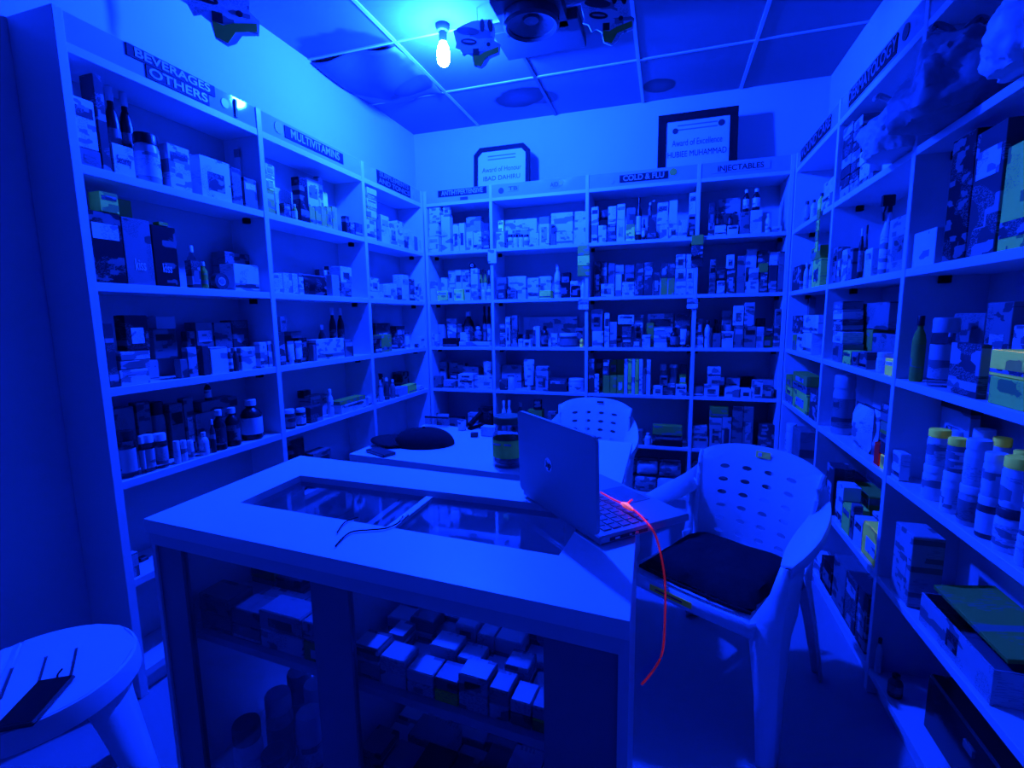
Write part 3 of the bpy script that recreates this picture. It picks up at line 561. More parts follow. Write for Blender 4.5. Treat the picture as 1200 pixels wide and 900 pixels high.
def text_on(parent, body, loc, rot, size, m, sx=1, name='lettering'):
    cu = bpy.data.curves.new(name, 'FONT'); cu.body = body; cu.size = size; cu.extrude = .0004; cu.align_x = 'CENTER'; cu.align_y = 'CENTER'; cu.materials.append(m)
    o = bpy.data.objects.new(name, cu); COL.objects.link(o); o.parent = parent; o.location = loc; o.rotation_euler = rot; o.scale = (sx, 1, 1); return o
def tomesh():
    dg = bpy.context.evaluated_depsgraph_get()
    for o in [o for o in sc.objects if o.type == 'FONT']:
        me = bpy.data.meshes.new_from_object(o.evaluated_get(dg)); nm = o.name; q = bpy.data.objects.new('text', me); COL.objects.link(q)
        q.parent = o.parent; q.location = o.location; q.rotation_euler = o.rotation_euler; q.scale = o.scale
        bpy.data.objects.remove(o); q.name = nm
def find(part): return [o for o in sc.objects if o.get('label') and part in o['label']]
def addtext(part, idx, body, frac, sizef, m, wid=.8):
    L_ = [o for o in find(part) if o.type == 'MESH']
    if len(L_) <= idx: print('no', part); return
    o = L_[idx]; xs = [v.co.x for v in o.data.vertices]; ys = [v.co.y for v in o.data.vertices]; zs_ = [v.co.z for v in o.data.vertices]
    w = max(xs) - min(xs); h = max(zs_)
    for ch in list(o.children):
        if ch.name.startswith('front_label'): bpy.data.objects.remove(ch)
    text_on(o, body, (0, min(ys) - .001, h * frac), (PI / 2, 0, 0), h * sizef, m, w * wid / (len(body) * .55 * h * sizef))
addtext('greyish printed carton on board, second such from left, second shelf, under the BEVERAGES', 0, 'kiss', .3, .2, solid('W'), .6)
addtext('greyish printed carton on board, first such from left, second shelf, under the BEVERAGES', 0, 'kiss', .3, .25, solid('W'), .6)
addtext('black printed carton on board, second such from left, second shelf, under the BEVERAGES', 0, 'kiss', .3, .22, solid('W'), .6)
addtext('white printed carton on board, first such from left, top shelf, under the BEVERAGES', 0, 'Security', .5, .4, solid('D'), .9)

# framed notice on the fourth shelf, right wall
P = R3pt(1112, 470, .17, LV['s4']); P2 = R3pt(1092, 480, .17, LV['s4']); P3 = R3pt(1134, 480, .17, LV['s4'])
w = abs(P2.y - P3.y); w0 = w
t_ = on(1110, 466, 0, 2.57).z - LV['s4']
# boxed item
w = .15; root = empty('framed_card', (2.535, -1.60, LV['s4'] + .001), -PI / 2)
for o in find('white printed carton on board') + find('white carton'):
    if abs(o.location.y - root.location.y) < .06 and abs(o.location.z - root.location.z) < .02 and o.location.x > 2.5:
        for ch in list(o.children): bpy.data.objects.remove(ch)
        bpy.data.objects.remove(o)
root0 = root; tag(root, 'pale card box with dark lid printed Adams Desire behind jars, right wall fourth shelf', 'box')
link('card_front', B(-w / 2, w / 2, -.012, .012, 0, .235, .001), printmat('L', 2), root); link('dark_lid', B(-w / 2 - .002, w / 2 + .002, -.014, .014, .235, .262), solid('K'), root)
text_on(root, "Adam's", (0, -.0135, .17), (PI / 2, 0, 0), .03, solid('D')); text_on(root, "Desire", (0, -.0135, .14), (PI / 2, 0, 0), .03, solid('D'))

# ------------------------------------------------------------------ fifth/sixth shelf near: open box sheets
def onx(u, v, x): return on(u, v, 0, x)
z5 = LV['s5']
o = link('flat_carton', B(-.16, .16, -.07, .07, 0, .012, .001), printmat('O', 0)); 
bigc = empty('tray_carton', (2.50, -1.92, z5 + .001), -PI / 2); tag(bigc, 'open pale plastic-wrapped tray carton on fifth shelf, right wall near camera', 'box')
bm = bmesh.new()
box(bm, -.16, .16, -.085, -.081, 0, .085); box(bm, -.16, .16, .081, .085, 0, .085); box(bm, -.16, -.156, -.081, .081, 0, .085); box(bm, .156, .16, -.081, .081, 0, .085); box(bm, -.156, .156, -.081, .081, 0, .004)
link('tray_body', bm, printmat('L', 2), bigc); lab(.05, .045, -.085, .02, 'K', bigc, 'printed_window')
link('clear_wrap', B(-.155, .155, -.08, .08, .005, .07), CLEAR, bigc)
o.parent = bigc; o.location = (-.04, .03, .09); o.rotation_euler = (math.radians(8), 0, 0); o.name = 'folded_flap'
bb = empty('storage_carton', (2.51, -2.235, z5 + .001), -PI / 2) if False else empty('storage_carton', (2.51, -2.40, z5 + .001), -PI / 2); tag(bb, 'white lidded carton beside tray carton, fifth shelf right wall', 'box')
link('carton_body', B(-.12, .12, -.08, .08, 0, .09, .002), printmat('W', 0), bb); link('carton_lid', B(-.122, .122, -.082, .082, .09, .1), solid('M'), bb)
cs = empty('dark_binder', (2.52, -1.95, LV['s6'] + .001), -PI / 2); tag(cs, 'wide dark glossy case on the bottom shelf, right wall', 'case')
link('case_body', B(-.21, .21, -.06, .06, 0, .17, .006), BLACKG, cs); link('case_latch', B(-.02, .02, -.064, -.06, .11, .13), STEEL, cs)

# plastic bags on top right
def bag(name, loc, size, label, seed, m, knot=True, rot=0):
    root = empty(name, loc, rot); tag(root, label, 'plastic bag'); rr = random.Random(seed)
    bm = bmesh.new(); bmesh.ops.create_icosphere(bm, subdivisions=5, radius=1)
    import mathutils.noise as mn
    for v in bm.verts:
        p = v.co.copy(); q = mn.noise(p * 1.6 + Vector((seed, 0, 0))) * .28 + abs(mn.noise(p * 3 + Vector((0, seed, 0)))) * .14 - abs(mn.noise(Vector((p.x * 11, p.y * 2.5, p.z * 8)))) * .07
        k = 1 + q; p = p * k
        if p.z < -.55: p.z = -.55 + (p.z + .55) * .1
        v.co = Vector((p.x * size[0] / 2, p.y * size[1] / 2, p.z * size[2] / 2))
    zmin = min(v.co.z for v in bm.verts); bmesh.ops.translate(bm, verts=bm.verts, vec=(0, 0, -zmin)); zmax = max(v.co.z for v in bm.verts)
    link('bag_body', bm, m, root, True)
    if knot:
        bm = bmesh.new()
        for s_ in (-1, 1):
            tube(bm, smoothpath([(0, 0, zmax - .03), (s_ * .02, 0, zmax + .0), (s_ * .045, .01, zmax + .02), (s_ * .06, .0, zmax + .005)], 4), [.012] + [.009] * 11 + [.004], 6)
        link('tied_handle', bm, m, root, True)
    return root
BAGM = paint('white_polythene', (.55, .55, .56), .15, 14, .45, .3); BAGD = paint('smoky_polythene', (.2, .2, .22), .3, 12, .5, .25)
bag('plastic_bag', (2.38, -1.40, LV['s1'] + .001), (.18, .2, .2), 'crumpled white plastic bag on the top shelf, right wall, beside dark sachets', 3, BAGM)
bag('plastic_bag', (2.40, -1.69, LV['s1'] + .001), (.23, .26, .26), 'large smoky grey plastic bag bulging over the top shelf, right wall', 8, BAGD)
bag('plastic_bag', (2.42, -2.02, LV['s1'] + .001), (.2, .26, .22), 'white tied plastic bag on the top shelf at the right picture edge', 5, BAGM)
# crinkled clear packs in the lower back bay
k = 0
for j in range(3):
    for i in range(4):
        q = make('p', 'L' if (i + j) % 3 else 'W', .14, .055, .105, (1.30 + i * .15 + (j % 2) * .02, .05 + j * .065, LV['s6'] + .002 + 0), 0, 500 + k); k += 1
        tag(q, f"crinkled pale plastic pouch, {ORD[i]} from left, {['front','middle','rear'][j]} row, bottom shelf behind laptop", 'pouch', 'pale pouches heaped behind the laptop')
for j in range(2):
    for i in range(4):
        q = make('p', 'L' if (i + j) % 2 else 'W', .14, .05, .1, (1.31 + i * .15, .07 + j * .07, LV['s6'] + .115), 0, 540 + k); k += 1
        tag(q, f"crinkled pale plastic pouch heaped on top, {ORD[i]} from left, {['front','rear'][j]} row, bottom shelf behind laptop", 'pouch', 'pale pouches heaped behind the laptop')

# hanging sachet strips and tags on the shelf edges
def strip(u0, v0, u1, v1, col, label, plane=('B', -.012), nseg=3):
    A_ = on((u0 + u1) / 2, v0, 1, -.006); Bq = on((u0 + u1) / 2, v1, 1, -.006); w = on(u1, v0, 1, -.006).x - on(u0, v0, 1, -.006).x
    root = empty('hanging_sachet_strip', ((A_.x + Bq.x) / 2, -.008, Bq.z)); tag(root, label, 'sachet strip')
    H = A_.z - Bq.z
    for i in range(nseg):
        link('sachet', B(-w / 2, w / 2, -.006, 0, H * i / nseg + .001, H * (i + 1) / nseg - .002, .002), printmat(col[i % len(col)], i % 3), root)
    return root
strip(677, 287, 691, 324, 'OGO', 'green sachet strip hanging from shelf edge between back bays, second shelf')
strip(810, 275, 824, 312, 'KDO', 'black sachet strip hanging from the top shelf edge under COLD & FLU sign')
strip(572, 292, 582, 309, 'W', 'small white tag with round handle hanging below the left certificate bay', nseg=1)
strip(678, 350, 690, 363, 'WL', 'white swing tag hanging from third shelf edge below green sachet strip', nseg=2)
strip(805, 350, 818, 362, 'WL', 'white swing tag hanging from shelf edge below black sachet strip', nseg=2)
# green strip on right wall
P = on(960, 245, 0, 2.39); q = empty('hanging_sachet_strip', (2.392, P.y, P.z - .2), -PI / 2); tag(q, 'green sachet strip hanging from top shelf, right wall near corner', 'sachet strip')
for i in range(4): link('sachet', B(-.022, .022, -.006, 0, i * .05, i * .05 + .048, .002), printmat('GO'[i % 2], i % 3), q)

# certificates
def cert(loc, w, h, cut, title, name_, label, fm, tilt=-4, border=.03):
    root = empty('framed_certificate', loc, 0); root.rotation_euler = (math.radians(tilt), 0, 0); tag(root, label, 'certificate')
    def poly(ww, hh, c_): return [(-ww + c_, -hh), (ww - c_, -hh), (ww, -hh + c_), (ww, hh - c_), (ww - c_, hh), (-ww + c_, hh), (-ww, hh - c_), (-ww, -hh + c_)]
    def ring(ww, hh, c0, bw, d0, d1):
        bm = bmesh.new(); o_ = poly(ww, hh, c0); i_ = poly(ww - bw, hh - bw, max(c0 - bw * .4, .0005))
        V = [[bm.verts.new((p[0], y, p[1] + h / 2)) for p in P_] for P_, y in ((o_, d0), (i_, d0 + .002), (i_, d1), (o_, d1))]
        for a_ in range(4):
            A_, B_ = V[a_], V[(a_ + 1) % 4]
            for k in range(8): bm.faces.new((A_[k], A_[(k + 1) % 8], B_[(k + 1) % 8], B_[k]))
        return bm
    link('frame', ring(w / 2, h / 2, cut, border, -.012, .012), fm, root)
    bm = B(-w / 2 + border * .8, w / 2 - border * .8, -.002, .002, border * .8, h - border * .8); pg = link('page', bm, flat('certificate_paper', .62, .6), root)
    text_on(pg, title, (0, -.003, h * .58), (PI / 2, 0, 0), h * .13, solid('D'), w * .72 / (len(title) * .5 * h * .13))
    text_on(pg, name_, (0, -.003, h * .42), (PI / 2, 0, 0), h * .12, solid('K'), w * .74 / (len(name_) * .62 * h * .12))
    for i, zz in enumerate((.82, .76)): link('heading_line', B(-w * .25, w * .25, -.003, -.002, h * zz, h * zz + .008), solid('M'), pg)
    return root, pg
zt = LV['hb'] + .001
r1, p1 = cert((.568, .10, zt), .415, .375, .045, 'Award of Honour', 'IBAD DAHIRU', 'framed certificate with cut corners on top of back shelf, left one', flat('dark_frame', .012, .6, .1))
r2, p2 = cert((1.862, .10, zt), .47, .435, .001, 'Award of Excellence', 'HUBIEE MUHAMMAD', 'wide black framed award certificate on top of back shelf, right one', BLACKG, border=.048)
for x, z, r in ((-.13, .33, .018), (.14, .35, .02), (.0, .09, .02)):
    bm = lathe(bmesh.new(), [(0, 0), (r, 0), (r, .002), (0, .002)], 16); bmesh.ops.rotate(bm, verts=bm.verts, matrix=Matrix.Rotation(PI / 2, 3, 'X')); bmesh.ops.translate(bm, verts=bm.verts, vec=(x, -.002, z)); link('seal', bm, solid('D'), p2)

# ------------------------------------------------------------------ bulb, ceiling box, mobiles
BX, BY, BZ = .63, -.95, 2.565
lamp = empty('ceiling_bulb', (BX, BY, ZC)); tag(lamp, 'glowing pill-shaped bulb in a bare holder on the ceiling', 'light bulb')
link('lamp_holder', lathe(bmesh.new(), [(0, 0), (.032, 0), (.034, -.012), (.028, -.03), (.02, -.034), (.02, -.079), (0, -.079)], 24), flat('holder', .25, .4), lamp, True)
em = bpy.data.materials.new('bulb_glow'); em.use_nodes = True; nt = em.node_tree; nt.nodes.clear()
e = nt.nodes.new('ShaderNodeEmission'); oo = nt.nodes.new('ShaderNodeOutputMaterial'); nt.links.new(e.outputs[0], oo.inputs[0])
e.inputs[0].default_value = (.0022, .026, 1, 1); e.inputs[1].default_value = 11500
prof = [(0, -.19)] + [(.031 * math.sin(a), -.159 - .031 * math.cos(a)) for a in (.3, .6, .9, 1.2, 1.5)] + [(.031, -.12), (.026, -.098), (.016, -.082), (0, -.08)]
link('glowing_bulb', lathe(bmesh.new(), prof, 24), em, lamp, True)
cb = empty('ceiling_speaker', (1.08, -.86, ZC)); tag(cb, 'round dark speaker on a rectangular ceiling box beside the bulb', 'speaker')
link('mounting_box', B(-.22, .2, -.02, .24, -.05, -.001, .004), flat('box_brown', .05, .5), cb)
link('speaker_ring', lathe(bmesh.new(), [(.13, -.05), (.13, -.09), (.118, -.1), (.105, -.09), (.105, -.05)], 32, .0, -.1), flat('ring', .03, .4), cb, True)
link('speaker_cone', lathe(bmesh.new(), [(.105, -.085), (.04, -.06), (.034, -.07), (0, -.075)], 32, .0, -.1), flat('cone', .04, .5), cb, True)
link('backing_plate', B(-.15, .15, -.25, .03, -.05, -.001), flat('box_brown2', .04, .5), cb)
def mobile(P, size, rz, label, tilt=0, flip=1):
    root = empty('hanging_cutout_card', P, rz); root.rotation_euler = (tilt, 0, rz); tag(root, label, 'hanging card', 'cut-out cards hanging from the ceiling')
    s_ = size
    out = [(-.5, .35), (-.44, .1), (-.46, .02), (-.36, -.02), (-.3, -.14), (-.22, -.1), (-.12, -.16), (-.08, -.34), (.06, -.4), (.16, -.34), (.24, -.22), (.44, -.16), (.46, .02), (.34, .1), (.36, .3), (.3, .5), (-.1, .5), (-.3, .44)]
    bm = bmesh.new(); out = [(flip * a * s_, b * s_) for a, b in out]
    lo = [bm.verts.new((a, -.003, b)) for a, b in out]; hi = [bm.verts.new((a, .003, b)) for a, b in out]
    bm.faces.new(lo); bm.faces.new(hi[::-1])
    for i in range(len(out)): bm.faces.new((lo[i], lo[(i + 1) % len(out)], hi[(i + 1) % len(out)], hi[i]))
    link('card', bm, printmat('W', 2), root)
    def patch(name, pts, m, y0=-.0045, y1=.0045):
        bm = bmesh.new(); q = [(flip * a * s_, b * s_) for a, b in pts]
        lo = [bm.verts.new((a, y0, b)) for a, b in q]; hi = [bm.verts.new((a, y1, b)) for a, b in q]; bm.faces.new(lo); bm.faces.new(hi[::-1])
        for i in range(len(q)): bm.faces.new((lo[i], lo[(i + 1) % len(q)], hi[(i + 1) % len(q)], hi[i]))
        link(name, bm, m, root)
    def oval(cx, cz, a, b, rot=-.15, n_=16): return [(cx + a * math.cos(t) * math.cos(rot) - b * math.sin(t) * math.sin(rot), cz + a * math.cos(t) * math.sin(rot) + b * math.sin(t) * math.cos(rot)) for t in [2 * PI * k / n_ for k in range(n_)]]
    patch('dark_oval', oval(-.18, .12, .17, .06), solid('K')); patch('pale_slot', oval(-.18, .12, .12, .018), solid('L'), -.0055, .0055)  # pale oval printed inside the dark one
    patch('dark_oval', oval(-.2, .32, .24, .07), solid('D')); patch('dark_square', [(-.1, -.02), (.02, -.02), (.02, -.14), (-.1, -.14)], solid('K'), -.0055, .0055)
    patch('olive_band', [(-.1, -.14), (-.08, -.32), (.06, -.36), (.16, -.2), (.42, -.12), (.42, -.02), (.14, -.1), (.02, -.16)], solid('O'))
    patch('dark_oval', oval(.22, .04, .04, .04), solid('K')); patch('dark_oval', oval(.1, .4, .05, .12, 0), solid('K')); patch('dark_oval', oval(.26, .38, .05, .12, .2), solid('K'))
    bm = bmesh.new(); tube(bm, [(0, 0, .5 * s_ - .01), (0, 0, ZC - P[2])], .0015, 6); link('thread', bm, solid('K'), root)
    return root
P = on(258, 14, 0, .02); mobile(P, .30, math.radians(52), 'printed cut-out card hanging over the BEVERAGES shelf at top left')
P = on(560, 56, 1, -1.02); mobile(P, .23, math.radians(10), 'printed cut-out card hanging right beside the glowing bulb', 0)
P = on(713, 26, 1, -.98); mobile(P, .24, math.radians(10), 'printed cut-out card hanging from ceiling right of the round speaker', 0)

# ------------------------------------------------------------------ counter
HC = .90
nl, nr, fr, fl = [on(u, v, 2, HC) for u, v in ((168, 608), (738, 728), (748, 580), (352, 534))]
def Q(u, v): return (nl * (1 - u) + nr * u) * (1 - v) + (fl * (1 - u) + fr * u) * v
def qbox(u0, u1, v0, v1, z0, z1, bm=None):
    bm = bm or bmesh.new(); pts = [Q(u0, v0), Q(u1, v0), Q(u1, v1), Q(u0, v1)]; return prism(bm, [(p.x, p.y) for p in pts], z0, z1)
ct = empty('glass_display_counter', (0, 0, 0)); tag(ct, 'white wooden counter with glass top and glass front full of medicine boxes', 'counter')
hn = [on(u, v, 2, HC) for u, v in ((281, 589), (655, 651), (690, 597), (352, 557))]
bm = bmesh.new()
O_ = [nl, nr, fr, fl]
V = []
for P_, z in ((O_, HC), (hn, HC), (hn, HC - .028), (O_, HC - .028)): V.append([bm.verts.new((p.x, p.y, z)) for p in P_])
for a_ in range(4):
    A_, B_ = V[a_], V[(a_ + 1) % 4]
    for k in range(4): bm.faces.new((A_[k], A_[(k + 1) % 4], B_[(k + 1) % 4], B_[k]))
link('top_frame', bm, TOPB, ct)
cen = (hn[0] + hn[1] + hn[2] + hn[3]) / 4
link('top_glass', prism(bmesh.new(), [((p.x - cen.x) * .995 + cen.x, (p.y - cen.y) * .995 + cen.y) for p in hn], HC - .02, HC - .016), GLASS, ct)
m0, m1 = (hn[0] + hn[1]) / 2, (hn[2] + hn[3]) / 2
m0, m1 = on(452, 617, 2, HC), on(503, 578, 2, HC)
d = (m1 - m0).normalized(); s_ = Vector((-d.y, d.x, 0)) * .008
link('glass_joint_strip', prism(bmesh.new(), [((m0 - s_).x, (m0 - s_).y), ((m0 + s_).x, (m0 + s_).y), ((m1 + s_).x, (m1 + s_).y), ((m1 - s_).x, (m1 - s_).y)], HC - .0158, HC - .008), TOPB, ct)
ZT_ = HC - .0285
POST = paint('front_board_shaded', (.24, .24, .26), .04, 4, .4, .25)  # boards of the white counter, the front's shade put into their colour
for a_, b_ in ((.012, .085), (.43, .515), (.875, .985)):
    link('front_post', qbox(a_, b_, .03, .06, 0, ZT_ - .03), POST, ct)
link('front_rail', qbox(.012, .985, .02, .06, ZT_ - .03, ZT_), BOARD, ct)
link('front_rail', qbox(.012, .985, .03, .06, 0, .06), BOARD, ct)
for a_, b_ in ((.086, .429), (.516, .874)):
    link('front_glass', qbox(a_, b_, .04, .05, .061, ZT_ - .031), GLASS, ct)
link('side_panel', qbox(.0, .012, .02, .985, 0, ZT_), BOARD, ct); link('side_panel', qbox(.985, 1.0, .02, .985, 0, ZT_), BOARD, ct)
link('back_rail', qbox(.012, .985, .97, .985, 0, .06), BOARD, ct)
ZSH = .615
link('inner_shelf', qbox(.0125, .4345, .14, .965, ZSH - .016, ZSH), BOARD, ct); link('inner_shelf', qbox(.4505, .9845, .14, .965, ZSH - .016, ZSH), BOARD, ct)
link('inner_divider', qbox(.435, .45, .065, .968, 0, ZT_), BOARD, ct)
ZS2 = .36
link('lower_shelf', qbox(.4505, .9845, .14, .965, ZS2 - .016, ZS2), BOARD, ct)
link('bottom_board', qbox(.0125, .4345, .065, .968, .04, .06), BOARD, ct); link('bottom_board', qbox(.4505, .9845, .065, .968, .04, .06), BOARD, ct)
ang = math.atan2((nr - nl).y, (nr - nl).x)
ux = (nr - nl).length; vy = (fl - nl).length
def ctbox(u0, u1, v0, v1, z, h, c, label, seed, grp):
    p = Q((u0 + u1) / 2, (v0 + v1) / 2)
    o = make('b', c, (u1 - u0) * ux - .003, (v1 - v0) * vy - .008, h, (p.x, p.y, z + .0006), ang, seed); tag(o, label, 'box', grp); return o
rr = random.Random(5)
ROWN = ['front', 'second', 'third', 'fourth', 'fifth', 'rear']
def fill(u0, u1, v0, v1, z, rows, widths, cols, where, grp, stack=1, hb=.03):
    dv = (v1 - v0) / rows; k = 0
    for r in range(rows):
        u = u0; i = 0
        while u < u1 - .03:
            w = rr.choice(widths); w = min(w, u1 - u)
            if w < .03: break
            c = cols[rr.randrange(len(cols))]; h = hb * rr.choice((.8, 1, 1.2)); kk = stack if r == 0 else (2 if rr.random() < .45 else 1)
            zz = z
            for q in range(kk):
                if h + zz > z + .17: break
                cc = c if q == 0 else rr.choice(cols)
                ctbox(u, u + w, v0 + r * dv, v0 + (r + 1) * dv - .01, zz, h, cc, f"{CNAME[cc]} carton, {ORD[i]} from left, {ROWN[r]} row, {'upper layer, ' if q else ''}{where}", 2000 + k + int(z * 1000) + q * 50, grp)
                zz += h + .0022
            u += w; i += 1; k += 1
fill(.47, .88, .16, .94, ZSH, 6, (.04, .05, .06), 'WWLWLWMG', 'counter upper right shelf', 'cartons on the upper right counter shelf', 2, .027)
fill(.035, .425, .16, .94, ZSH, 5, (.085, .12, .1), 'LMWLLOM', 'counter upper left shelf', 'cartons on the upper left counter shelf', 2, .034)
fill(.47, .88, .16, .94, ZS2, 5, (.055, .07, .1), 'LWMLD', 'counter lower right shelf', 'cartons on the lower right counter shelf', 2, .04)
# lidded tubs in the lower left compartment
link('lower_shelf', qbox(.0125, .4345, .08, .965, .244, .26), BOARD, ct)
tubs = [(350, 786, 'L'), (370, 800, 'W'), (325, 812, 'W'), (362, 834, 'W'), (322, 880, 'K'), (288, 846, 'M')]
for i, (u, v, cpc) in enumerate(tubs):
    p = on(u, v, 1, (-2.44, -2.46, -2.52, -2.53, -2.597, -2.60)[i]); th_ = min(p.z, .592) - .2606
    q = make('j', 'W' if i % 2 else 'L', .058, .058, th_, (p.x, p.y, .2606), 0, 700 + i, cpc)
    tag(q, f"{CNAME[cpc]} lidded tub in lower left counter compartment, {['rear left', 'rear right', 'middle left', 'middle right', 'front', 'far left', 'far right'][i]}", 'tub', 'lidded tubs in the lower left counter')

# laptop
zl = HC + .001
LA, LB, LD = on(703, 641, 2, zl), on(796, 606, 2, zl), on(613, 581, 2, zl)
wv = (LD - LA); W_ = wv.length; wv.normalize(); dv = (LB - LA); dv = dv - wv * dv.dot(wv); D_ = (LB - LA).dot(dv.normalized()); dv.normalize()
lp = empty('laptop', LA); tag(lp, 'open silver laptop standing at the right end of the glass counter', 'laptop')
lp.rotation_euler = (0, 0, math.atan2(dv.y, dv.x))        # local x = depth away from hinge, local y = along hinge
sg = 1 if Vector((-dv.y, dv.x, 0)).dot(wv) > 0 else -1
def yb(a, b): return (a, b) if sg > 0 else (-b, -a)
link('keyboard_deck', B(0, D_, *yb(0, W_), .002, .017, .003), SILVER, lp)
bm = bmesh.new()
for i in range(5):
    for j in range(13):
        y0 = W_ * .06 + j * W_ * .068; a_, b_ = yb(y0, y0 + W_ * .056); box(bm, D_ * .1 + i * D_ * .1, D_ * .1 + i * D_ * .1 + D_ * .08, a_, b_, .0172, .019)
o = link('keys', bm, KEYM, lp)
link('touchpad', B(D_ * .66, D_ * .94, *yb(W_ * .34, W_ * .66), .0172, .0178), KEYM, lp)
link('port_strip', B(D_ * .1, D_ * .5, *yb(-.0008, .0), .006, .012), CHAR, lp)
for k, (a_, b_) in enumerate(((.15, .2), (.3, .33), (.36, .4))): link('port', B(D_ * a_, D_ * b_, *yb(-.0014, -.0006), .007, .011), STEEL, lp)
th = math.radians(-1.5); Hl = .178
def lidv(x, y, z):  # lid local
    return (z * math.sin(th) - x * math.cos(th) * 0 - x, y if sg > 0 else -y, .018 + z * math.cos(th))
def rrect(y0, y1, z0, z1, r=.012, n_=5):
    P_ = []
    for cy, cz, a0 in ((y1 - r, z1 - r, 0), (y0 + r, z1 - r, PI / 2), (y0 + r, z0 + r, PI), (y1 - r, z0 + r, 1.5 * PI)):
        for k in range(n_ + 1): a_ = a0 + PI / 2 * k / n_; P_.append((cy + r * math.cos(a_), cz + r * math.sin(a_)))
    return P_
def slab(pts, x0, x1):
    bm = bmesh.new(); lo = [bm.verts.new(lidv(x0, y, z)) for y, z in pts]; hi = [bm.verts.new(lidv(x1, y, z)) for y, z in pts]; bm.faces.new(lo); bm.faces.new(hi[::-1])
    for i in range(len(pts)): bm.faces.new((lo[i], lo[(i + 1) % len(pts)], hi[(i + 1) % len(pts)], hi[i]))
    return bm
lid = link('lid', slab(rrect(0, W_, .001, Hl), 0, .007), SILVER, lp)
link('screen', slab(rrect(.008, W_ - .008, .012, Hl - .008, .003), -.0008, 0), BLACKG, lid)
cy, cz = W_ * .55, Hl * .5
link('round_logo', slab([(cy + .014 * math.cos(2 * PI * k / 24), cz + .014 * math.sin(2 * PI * k / 24)) for k in range(24)], .007, .0078), STEEL, lid)
cu = bpy.data.curves.new('logo_letters', 'FONT'); cu.body = 'hp'; cu.size = .02; cu.extrude = .0003; cu.align_x = 'CENTER'; cu.align_y = 'CENTER'; cu.materials.append(CHAR)
o = bpy.data.objects.new('logo_letters', cu); COL.objects.link(o); o.parent = lid
o.location = lidv(.0082, cy, cz); o.rotation_euler = (PI / 2 + 0, 0, -PI / 2)
# red cable
Pk = [on(704, 577, 2, HC + .03), on(718, 585, 2, HC + .03), on(733, 592, 2, HC + .032), on(748, 602, 2, HC + .03), on(764, 620, 2, HC + .024)]
e1 = Pk[-1]
Pk += [on(772, 640, 1, e1.y + .02), on(779, 680, 1, e1.y + .03), on(779, 730, 1, e1.y + .03), on(776, 765, 1, e1.y + .03), on(766, 785, 1, e1.y + .03), on(752, 802, 1, e1.y + .02)]
bm = bmesh.new(); tube(bm, smoothpath(Pk, 6), .0017, 8)
cb = link('charging_cable', bm, REDC, None, True); tag(cb, 'red cable running across the laptop keyboard and hanging down by the chair', 'cable')
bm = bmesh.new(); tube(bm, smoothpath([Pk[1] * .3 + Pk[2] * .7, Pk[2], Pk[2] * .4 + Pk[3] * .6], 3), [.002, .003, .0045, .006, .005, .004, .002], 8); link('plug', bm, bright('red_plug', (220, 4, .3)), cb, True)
bm = bmesh.new(); tube(bm, [Pk[2], Pk[2] + Vector((.012, .014, .008))], .0013, 6); link('cable_tie', bm, REDC, cb)
# black earphone wire on the counter
Pw = [on(u, v, 2, HC + .003) for u, v in ((393, 640), (402, 630), (413, 623), (432, 621), (452, 619), (466, 613), (472, 606))]
bm = bmesh.new(); tube(bm, smoothpath(Pw, 5), .0014, 6); wr = link('earphone_wire', bm, BLACK); tag(wr, 'thin black wire with small plug lying on the counter glass', 'cable')
bm = bmesh.new(); tube(bm, [Pw[-1], Pw[-1] + Vector((.004, .012, .0)), Pw[-1] + Vector((.006, -.02, .0))], .003, 8); link('plug', bm, STEEL, wr)
bm = bmesh.new(); tube(bm, smoothpath([on(395, 624, 2, HC + .003), on(404, 612, 2, HC + .003), on(420, 606, 2, HC + .003)], 4), .0012, 6); link('wire_branch', bm, BLACK, wr)

# ------------------------------------------------------------------ desk
HD = .73
dn = [on(409, 532, 2, HD), on(727, 572, 2, HD), on(741, 519, 2, HD), on(499, 497, 2, HD)]
dk = empty('desk', (0, 0, 0)); tag(dk, 'low white desk behind the glass counter carrying a black cap and jar', 'desk')
def Qd(u, v): return (dn[0] * (1 - u) + dn[1] * u) * (1 - v) + (dn[3] * (1 - u) + dn[2] * u) * v
def dbox(u0, u1, v0, v1, z0, z1): return prism(bmesh.new(), [(Qd(a, b).x, Qd(a, b).y) for a, b in ((u0, v0), (u1, v0), (u1, v1), (u0, v1))], z0, z1)
link('desk_top', dbox(0, 1, 0, 1, HD - .025, HD), TOPB, dk)
link('modesty_panel', dbox(.03, .80, .02, .045, .2, HD - .0255), BOARD, dk)
for a_, b_ in ((.0, .03), (.80, .83)): link('side_panel', dbox(a_, b_, .01, .99, 0, HD - .0255), BOARD, dk)
